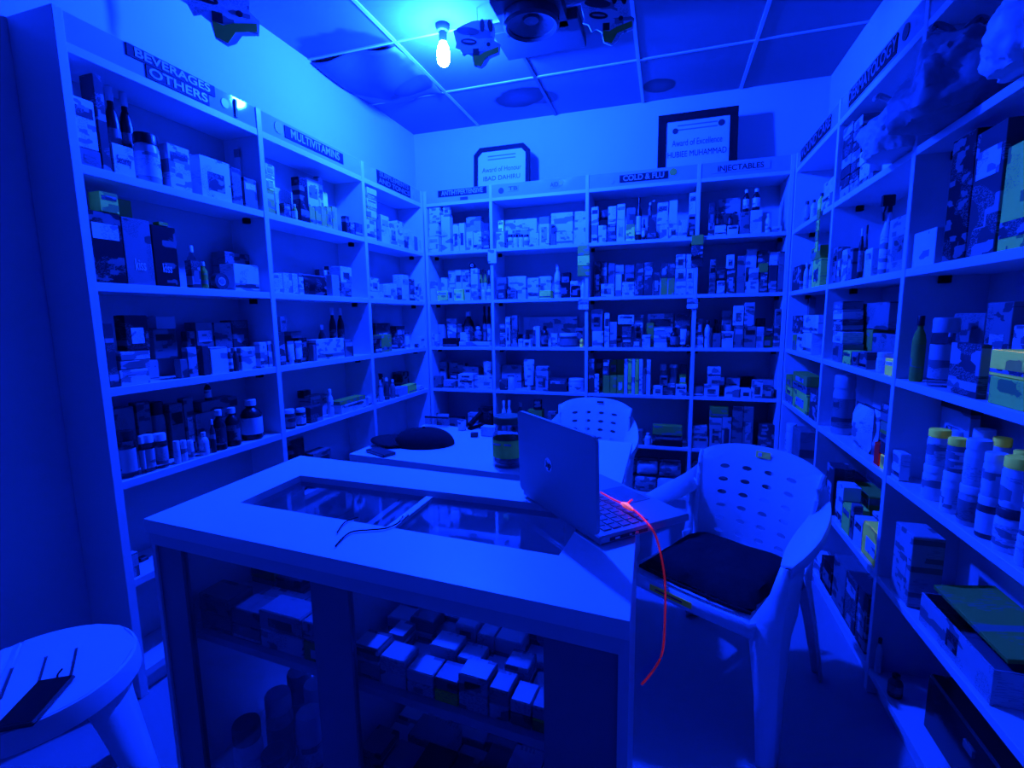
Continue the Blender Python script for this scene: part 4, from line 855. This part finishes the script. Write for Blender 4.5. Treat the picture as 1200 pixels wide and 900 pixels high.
# black cap
cp = empty('baseball_cap', (.668, -1.375, HD + .001), math.radians(10)); tag(cp, 'black cap with brim lying on the white desk behind the counter', 'cap')
bm = bmesh.new(); n_ = 28; rings = []
for q in range(9):
    a_ = q / 8 * PI / 2; r_ = math.cos(a_) ** .8
    rings.append([bm.verts.new((.125 * r_ * math.cos(2 * PI * k / n_) * (1.12), .105 * r_ * math.sin(2 * PI * k / n_), .075 * math.sin(a_))) for k in range(n_)] if q < 8 else [bm.verts.new((0, 0, .075))])
for A_, B_ in zip(rings, rings[1:]):
    for k in range(n_):
        if len(B_) == 1: bm.faces.new((A_[k], A_[(k + 1) % n_], B_[0]))
        else: bm.faces.new((A_[k], A_[(k + 1) % n_], B_[(k + 1) % n_], B_[k]))
link('crown', bm, FABRIC, cp, True)
bm = bmesh.new(); g = {}
for i in range(13):
    for j in range(5):
        a_ = math.radians(180 - 52 + i * 104 / 12); r_ = .11 + j * .028 * (math.sin(PI * i / 12) ** .5 * .9 + .1)
        g[i, j] = bm.verts.new((r_ * 1.12 * math.cos(a_), r_ * math.sin(a_) * .9, .012 + .012 * math.sin(PI * i / 12)))
for i in range(12):
    for j in range(4): bm.faces.new((g[i, j], g[i + 1, j], g[i + 1, j + 1], g[i, j + 1]))
o = link('brim', bm, FABRIC, cp, True); s_ = o.modifiers.new('t', 'SOLIDIFY'); s_.thickness = .004
link('button', lathe(bmesh.new(), [(0, .073), (.008, .074), (.006, .08), (0, .081)], 12), BLACK, cp)
ph = empty('folded_wallet', (.56, -1.565, HD + .001), math.radians(-25)); tag(ph, 'dark flat wallet in front of the black cap on the desk', 'wallet')
link('leather_cover', B(-.07, .07, -.03, .03, 0, .012, .002), flat('wallet_dark', .05, .3), ph); link('card_edge', B(-.06, .06, -.0306, -.03, .003, .009), solid('M'), ph)
# big clear jar with green label
JP = on(591, 549, 2, HD); jr = empty('plastic_jar', (JP.x, JP.y + .05, HD + .001)); tag(jr, 'large clear jar with dark lid and green label behind the laptop lid', 'jar')
hj = on(590, 487, 1, JP.y + .05).z - HD
rj = (on(608, 540, 1, JP.y + .05).x - on(574, 540, 1, JP.y + .05).x) / 2
link('jar_body', lathe(bmesh.new(), [(0, 0), (rj * .9, 0), (rj, .012), (rj, hj * .6), (rj * .84, hj * .7), (rj * .8, hj * .86), (rj * .76, hj * .86), (rj * .8, hj * .7), (rj * .95, hj * .58), (rj * .95, .016), (0, .008)], 28), CLEAR, jr, True)
link('lid', lathe(bmesh.new(), [(0, hj * .86), (rj * .92, hj * .86), (rj * .92, hj * .98), (rj * .86, hj), (0, hj)], 28), flat('jar_lid', (.05, .12, .05), .5), jr, True)
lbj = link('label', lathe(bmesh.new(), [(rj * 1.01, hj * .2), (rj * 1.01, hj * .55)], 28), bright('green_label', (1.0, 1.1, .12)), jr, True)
link('contents', lathe(bmesh.new(), [(0, .018), (rj * .9, .018), (rj * .9, hj * .16), (rj * .7, hj * .18), (0, hj * .19)], 20), printmat('L', 1), jr, True)
for xx in (-.45, .25): link('label_print', B(rj * (xx - .18), rj * (xx + .28), -rj * 1.03, -rj * .98, hj * .46, hj * .5), solid('L'), jr)
# clutter at the back of the desk
def dz(u, v): return on(u, v, 2, HD)
P = dz(512, 500); q = make('p', 'C', .14, .05, .05, (P.x, P.y, HD + .001), 0, 811); tag(q, 'crumpled clear packet at the back left of the white desk', 'packet')
P = dz(556, 512); q = make('b', 'D', .035, .03, .02, (P.x, P.y, HD + .001), .3, 812); tag(q, 'small dark box on the white desk between the cap and the jar', 'box')
P = dz(553, 505); q = empty('stapler', (P.x + .0, P.y + .07, HD + .001), math.radians(70)); tag(q, 'black stapler standing behind the small dark box on the desk', 'stapler')
link('stapler_base', B(-.06, .06, -.014, .014, 0, .012, .003), BLACK, q)
bm = B(-.06, .05, -.012, .012, .0, .02, .003); bmesh.ops.rotate(bm, verts=bm.verts, matrix=Matrix.Rotation(-.5, 3, 'Y')); bmesh.ops.translate(bm, verts=bm.verts, vec=(0, 0, .042)); link('stapler_arm', bm, BLACK, q)
P = dz(571, 512)
q = make('b', 'W', .07, .05, .045, (P.x, P.y + .03, HD + .001), 0, 813); tag(q, 'small white carton on the back edge of the desk beside the jar', 'box')
P = dz(536, 507); q = make('g', 'W', .045, .045, .05, (P.x, P.y + .06, HD + .001), 0, 814); tag(q, 'small white cup at the back of the desk behind the cap', 'cup')

# ------------------------------------------------------------------ plastic chairs
def solidify(o, t):
    m = o.modifiers.new('thick', 'SOLIDIFY'); m.thickness = t; m.offset = 0; return o
def chair(name, loc, rz, label, sticker=True):
    root = empty(name, loc, rz); tag(root, label, 'chair')
    # backrest with oval holes
    bm = bmesh.new(); NC, NR = 8, 9; xs = [-1 + 2 * i / NC for i in range(NC + 1)]
    def S(u, v):   # u -1..1, v 0..1
        v_ = v; hw = .192 + .028 * v + .0 * v * v
        edge = abs(u) ** 4
        z = .40 + .40 * v - .022 * (u * u) * v - (.03 * edge * (v > .85) * (v - .85) / .15)
        y = .205 + .085 * v - .035 * u * u - .012 * math.sin(PI * v)
        return (u * hw, y, z)
    vert = {}
    def V_(u, v):
        k = (round(u, 5), round(v, 5))
        if k not in vert: vert[k] = bm.verts.new(S(u, v))
        return vert[k]
    du, dv_ = 2 / NC, 1 / NR
    for i in range(NC):
        for j in range(NR):
            u0, v0 = -1 + i * du, j * dv_
            def per(k):  # 16 perimeter points
                s4, f = divmod(k, 4); f /= 4
                return [(u0 + f * du, v0), (u0 + du, v0 + f * dv_), (u0 + du - f * du, v0 + dv_), (u0, v0 + dv_ - f * dv_)][s4]
            hole = (1 <= i <= 6 and 1 <= j <= 7) and False
            PP = [V_(*per(k)) for k in range(16)]
            if hasattr(chair, 'x'): pass
            bm_cell = (i, j)
            if i in (1, 2, 3, 4, 5, 6) and 2 <= j <= 7:
                pass
            # holes: four columns, six rows, on a shifted lattice handled below
            bm.faces.new(PP)
    bm.free()
    # lattice aligned to holes: columns of width cw centred on the hole columns
    bm = bmesh.new(); vert.clear()
    ue = [-1, -.76, -.38, 0, .38, .76, 1]; ve = [0, .09, .215, .34, .465, .59, .715, .84, 1]
    for i in range(len(ue) - 1):
        for j in range(len(ve) - 1):
            u0, u1, v0, v1 = ue[i], ue[i + 1], ve[j], ve[j + 1]
            def per(k):
                s4, f = divmod(k, 4); f /= 4
                return [(u0 + f * (u1 - u0), v0), (u1, v0 + f * (v1 - v0)), (u1 - f * (u1 - u0), v1), (u0, v1 - f * (v1 - v0))][s4]
            PP = [V_(*per(k)) for k in range(16)]
            if 1 <= i <= 4 and 1 <= j <= 6:
                uc, vc = (u0 + u1) / 2, (v0 + v1) / 2; IN = []
                for k in range(16):
                    a_ = 2 * PI * (k - 2) / 16 - PI / 2 + 0
                    IN.append(V_(uc + .085 * math.cos(a_), vc + .021 * math.sin(a_)))
                for k in range(16): bm.faces.new((PP[k], PP[(k + 1) % 16], IN[(k + 1) % 16], IN[k]))
            else:
                c_ = V_((u0 + u1) / 2, (v0 + v1) / 2)
                for k in range(16): bm.faces.new((PP[k], PP[(k + 1) % 16], c_))
    solidify(link('backrest', bm, PLAST, root), .006)
    # rims at both sides of the backrest
    for s in (-1, 1):
        bm = bmesh.new(); pts = [Vector(S(s, v / 10)) + Vector((0, 0, 0)) for v in range(11)]
        tube(bm, pts, .009, 8); link('side_rim', bm, PLAST, root, True)
    # seat
    bm = bmesh.new(); g = {}; n_ = 12
    for i in range(n_ + 1):
        for j in range(n_ + 1):
            u, v = -1 + 2 * i / n_, j / n_
            hw = .225 - .03 * v; cor = .03 * max(0, abs(u) - .8) / .2
            y = -.235 + .45 * v; y += cor * (1 if v < .2 else 0)
            z = .41 - .014 * (1 - u * u) * math.sin(PI * min(1, v * 1.1)) - (.012 if j == 0 else 0) + .0
            g[i, j] = bm.verts.new((u * hw, y, z))
    for i in range(n_):
        for j in range(n_): bm.faces.new((g[i, j], g[i + 1, j], g[i + 1, j + 1], g[i, j + 1]))
    solidify(link('seat', bm, PLAST, root, True), .006)
    bm = bmesh.new(); rim = [g for g in []]
    path = [(-.2, .21), (-.228, -.18), (-.2, -.232), (0, -.24), (.2, -.232), (.228, -.18), (.2, .21)]
    a_ = [bm.verts.new((x, y, .408)) for x, y in path]; b_ = [bm.verts.new((x * 1.02, y * 1.02, .365)) for x, y in path]
    for k in range(len(path) - 1): bm.faces.new((a_[k], a_[k + 1], b_[k + 1], b_[k]))
    solidify(link('seat_skirt', bm, PLAST, root, True), .005)
    # legs: tapering angle section
    def leg(sx, front):
        bm = bmesh.new(); rows = []
        if front: secs = [(.58, (.277, -.172), (.25, -.165), (.287, -.09)), (.5, (.275, -.185), (.235, -.19), (.28, -.09)), (.41, (.272, -.2), (.195, -.215), (.275, -.09)), (.36, (.272, -.21), (.2, -.232), (.274, -.13)), (.2, (.28, -.23), (.228, -.245), (.28, -.175)), (0, (.288, -.25), (.248, -.258), (.288, -.205))]
        else: secs = [(.44, (.21, .2), (.15, .215), (.22, .12)), (.36, (.215, .225), (.16, .23), (.225, .155)), (.2, (.235, .25), (.19, .255), (.24, .2)), (0, (.255, .28), (.22, .283), (.258, .242))]
        for z, C_, I_, S2 in secs:
            rows.append([bm.verts.new((sx * q[0], q[1], z)) for q in (I_, (C_[0] - .01, C_[1]), (C_[0], C_[1] + (.01 if front else -.01)), S2)])
        for A_, B_ in zip(rows, rows[1:]):
            for k in range(3): bm.faces.new((A_[k], A_[k + 1], B_[k + 1], B_[k]))
        o = link('leg', bm, PLAST, root, True); solidify(o, .006); return o
    for s in (-1, 1): leg(s, True); leg(s, False)
    # arms: flat curved bands
    for s in (-1, 1):
        ci = smoothpath([(s * .2, .272, .66), (s * .2, .2, .61), (s * .207, .08, .597), (s * .225, -.06, .59), (s * .25, -.165, .582)], 5)
        co = smoothpath([(s * .216, .285, .71), (s * .262, .2, .65), (s * .288, .05, .62), (s * .292, -.08, .605), (s * .279, -.172, .588)], 5)
        bm = bmesh.new(); L1 = [bm.verts.new(p) for p in ci]; L2 = [bm.verts.new(p) for p in co]; L3 = [bm.verts.new((p.x + s * .002, p.y, p.z - .028)) for p in co]
        for k in range(len(ci) - 1):
            bm.faces.new((L1[k], L1[k + 1], L2[k + 1], L2[k])); bm.faces.new((L2[k], L2[k + 1], L3[k + 1], L3[k]))
        solidify(link('armrest', bm, PLAST, root, True), .006)
        # web joining the arm to the backrest side
        bm = bmesh.new()
        A_ = [Vector(S(s, v)) for v in (0, .2, .4, .6)]; Bv = [(s * .235, .15, .41), (s * .232, .165, .46), (s * .232, .18, .53), (s * .228, .215, .64)]
        a1 = [bm.verts.new(p) for p in A_]; b1 = [bm.verts.new(p) for p in Bv]
        for k in range(3): bm.faces.new((a1[k], a1[k + 1], b1[k + 1], b1[k]))
        solidify(link('side_web', bm, PLAST, root, True), .006)
    if sticker:
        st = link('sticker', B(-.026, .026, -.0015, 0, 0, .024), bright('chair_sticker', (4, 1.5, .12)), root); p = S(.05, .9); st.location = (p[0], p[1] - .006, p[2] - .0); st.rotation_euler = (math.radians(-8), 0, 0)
        link('sticker_mark', B(-.018, -.004, -.0022, -.0015, .005, .019), solid('W'), st)
    else:
        st = link('embossed_logo', B(-.02, .02, -.0015, 0, 0, .012), CHAR, root); p = S(.15, .9); st.location = (p[0], p[1] - .006, p[2] + .01)
    return root
ch1 = chair('plastic_chair', (1.915, -1.575, 0), -math.radians(32), 'white plastic armchair with oval holes and black cushion beside the laptop')
ch2 = chair('plastic_chair', (1.285, -.62, 0), math.radians(-4), 'white plastic armchair tucked behind the white desk, half hidden by laptop', False)
# black cushion on chair 1
def cushion():
    import mathutils.noise as mn
    root = empty('seat_cushion', (1.915, -1.575, 0), -math.radians(32)); tag(root, 'crumpled black cushion lying on the seat of the front plastic chair', 'cushion')
    bm = bmesh.new(); g = {}; n_ = 22
    for s in (0, 1):
        for i in range(n_ + 1):
            for j in range(n_ + 1):
                u, v = -1 + 2 * i / n_, -1 + 2 * j / n_
                e_ = i in (0, n_) or j in (0, n_)
                if e_ and s: g[s, i, j] = g[0, i, j]; continue
                x = u * .19; y = -.015 + v * .19
                if e_: x += .012 * mn.noise(Vector((u * 5, v * 5, 1))); y += .012 * mn.noise(Vector((u * 5, v * 5, 4)))
                t = (1 - u ** 4) * (1 - v ** 4)
                z = .428 + (.0 if not s else .045 * t ** .5 + .01 * mn.noise(Vector((u * 2.5, v * 2.5, 0)))) - (0 if s else 0)
                g[s, i, j] = bm.verts.new((x, y, z))
    for s in (0, 1):
        for i in range(n_):
            for j in range(n_):
                try: bm.faces.new((g[s, i, j], g[s, i + 1, j], g[s, i + 1, j + 1], g[s, i, j + 1]))
                except ValueError: pass
    link('cushion_cover', bm, FABRIC, root, True)
    bm = bmesh.new(); tube(bm, smoothpath([(-.19, -.21, .425), (-.05, -.218, .424), (.1, -.215, .424), (.19, -.205, .425)], 5), .006, 8); link('piping', bm, FABRIC, root, True)
cushion()
tg = empty('green_packet', (1.915, -1.575, 0), -math.radians(32)); tag(tg, 'thin green strip tucked under the cushion front edge on the chair', 'packet')
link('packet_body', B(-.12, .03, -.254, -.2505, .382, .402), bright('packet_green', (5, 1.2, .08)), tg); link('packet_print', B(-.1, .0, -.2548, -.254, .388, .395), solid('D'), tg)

# ------------------------------------------------------------------ stool
sx_, sy_, sh = .262, -2.645, .45
st = empty('plastic_stool', (sx_, sy_, 0), math.radians(54)); tag(st, 'round white plastic stool with slotted top by the left wall', 'stool')
bm = bmesh.new()
# slotted top: rows of quads leaving three slots
R0 = .2; n_ = 40
slots = [(-.108, .05), (-.048, .065), (.013, .07), (.072, .065)]
xs = sorted([-R0, -.16, .16, R0] + [s[0] - .004 for s in slots] + [s[0] + .004 for s in slots] + [-.135, -.078, -.018, .042, .11])
def yc(x): return math.sqrt(max(0, R0 * R0 - x * x)) * .98
for a_, b_ in zip(xs, xs[1:]):
    sl = [s for s in slots if abs((a_ + b_) / 2 - s[0]) < .003]
    segs = [(-1, 1)] if not sl else None
    if segs:
        v_ = [bm.verts.new((a_, -yc(a_), sh)), bm.verts.new((b_, -yc(b_), sh)), bm.verts.new((b_, yc(b_), sh)), bm.verts.new((a_, yc(a_), sh))]
        if abs(a_) >= R0 - 1e-6: v_ = [bm.verts.new((a_, 0, sh))] + v_[1:3]
        elif abs(b_) >= R0 - 1e-6: v_ = [v_[0], bm.verts.new((b_, 0, sh)), v_[3]]
        bm.faces.new(v_)
    else:
        L_ = sl[0][1]
        bm.faces.new([bm.verts.new(p) for p in ((a_, -yc(a_), sh), (b_, -yc(b_), sh), (b_, -L_, sh), (a_, -L_, sh))])
        bm.faces.new([bm.verts.new(p) for p in ((a_, L_, sh), (b_, L_, sh), (b_, yc(b_), sh), (a_, yc(a_), sh))])
bmesh.ops.remove_doubles(bm, verts=bm.verts, dist=.0001)
for v in list(bm.verts):
    if v.is_valid and not v.link_faces: bm.verts.remove(v)
o = link('seat_top', bm, PLAST, st); s_ = o.modifiers.new('t', 'SOLIDIFY'); s_.thickness = .006; s_.offset = 0
link('seat_rim', lathe(bmesh.new(), [(R0 * .97, sh + .003), (R0 * 1.0, sh), (R0 * 1.02, sh - .02), (R0 * 1.03, sh - .05), (R0 * 1.0, sh - .05), (R0 * .97, sh - .02), (R0 * .95, sh - .003), (R0 * .97, sh + .003)], 40), PLAST, st, True)
for k in range(4):
    a_ = math.radians(56) + k * PI / 2; bm = bmesh.new(); rows = []
    for z, r_, w in ((sh - .02, .185, .075), (sh - .1, .2, .06), (.2, .235, .045), (0, .28, .034)):
        c_, s2 = math.cos(a_), math.sin(a_)
        rows.append([bm.verts.new((r_ * c_ + q * w * -s2 - abs(q) * .35 * w * c_, r_ * s2 + q * w * c_ - abs(q) * .35 * w * s2, z)) for q in (-1, -.3, .3, 1)])
    for A_, B_ in zip(rows, rows[1:]):
        for q in range(3): bm.faces.new((A_[q], A_[q + 1], B_[q + 1], B_[q]))
    o = link('leg', bm, PLAST, st, True); solidify(o, .006)
P = on(42, 823, 2, sh + .01)
pd = empty('dark_phone', (P.x, P.y, sh + .0045), math.radians(-58)); tag(pd, 'dark flat phone lying on the edge of the white stool', 'phone')
link('phone_body', B(-.075, .075, -.038, .038, 0, .011, .004), flat('phone_dark', .03, .2), pd); link('phone_screen', B(-.068, .068, -.033, .033, .011, .0116), BLACKG, pd)
bm = bmesh.new(); tube(bm, smoothpath([(-.075, 0, .006), (-.095, -.01, .004), (-.115, -.012, .003)], 4), .002, 6); link('wrist_cord', bm, BLACK, pd)

tomesh()
# ------------------------------------------------------------------ world and output
w = bpy.data.worlds.new('world'); sc.world = w; w.use_nodes = True
w.node_tree.nodes['Background'].inputs[0].default_value = (.0, .01, .3, 1); w.node_tree.nodes['Background'].inputs[1].default_value = .02
sc.view_settings.view_transform = 'Standard'; sc.view_settings.look = 'None'; sc.view_settings.exposure = 0; sc.view_settings.gamma = 1; sc.view_settings.use_curve_mapping = False
sc.cycles.max_bounces = 8; sc.cycles.diffuse_bounces = 3; sc.cycles.transparent_max_bounces = 16; sc.cycles.caustics_reflective = False; sc.cycles.caustics_refractive = False
sc.cycles.use_denoising = True
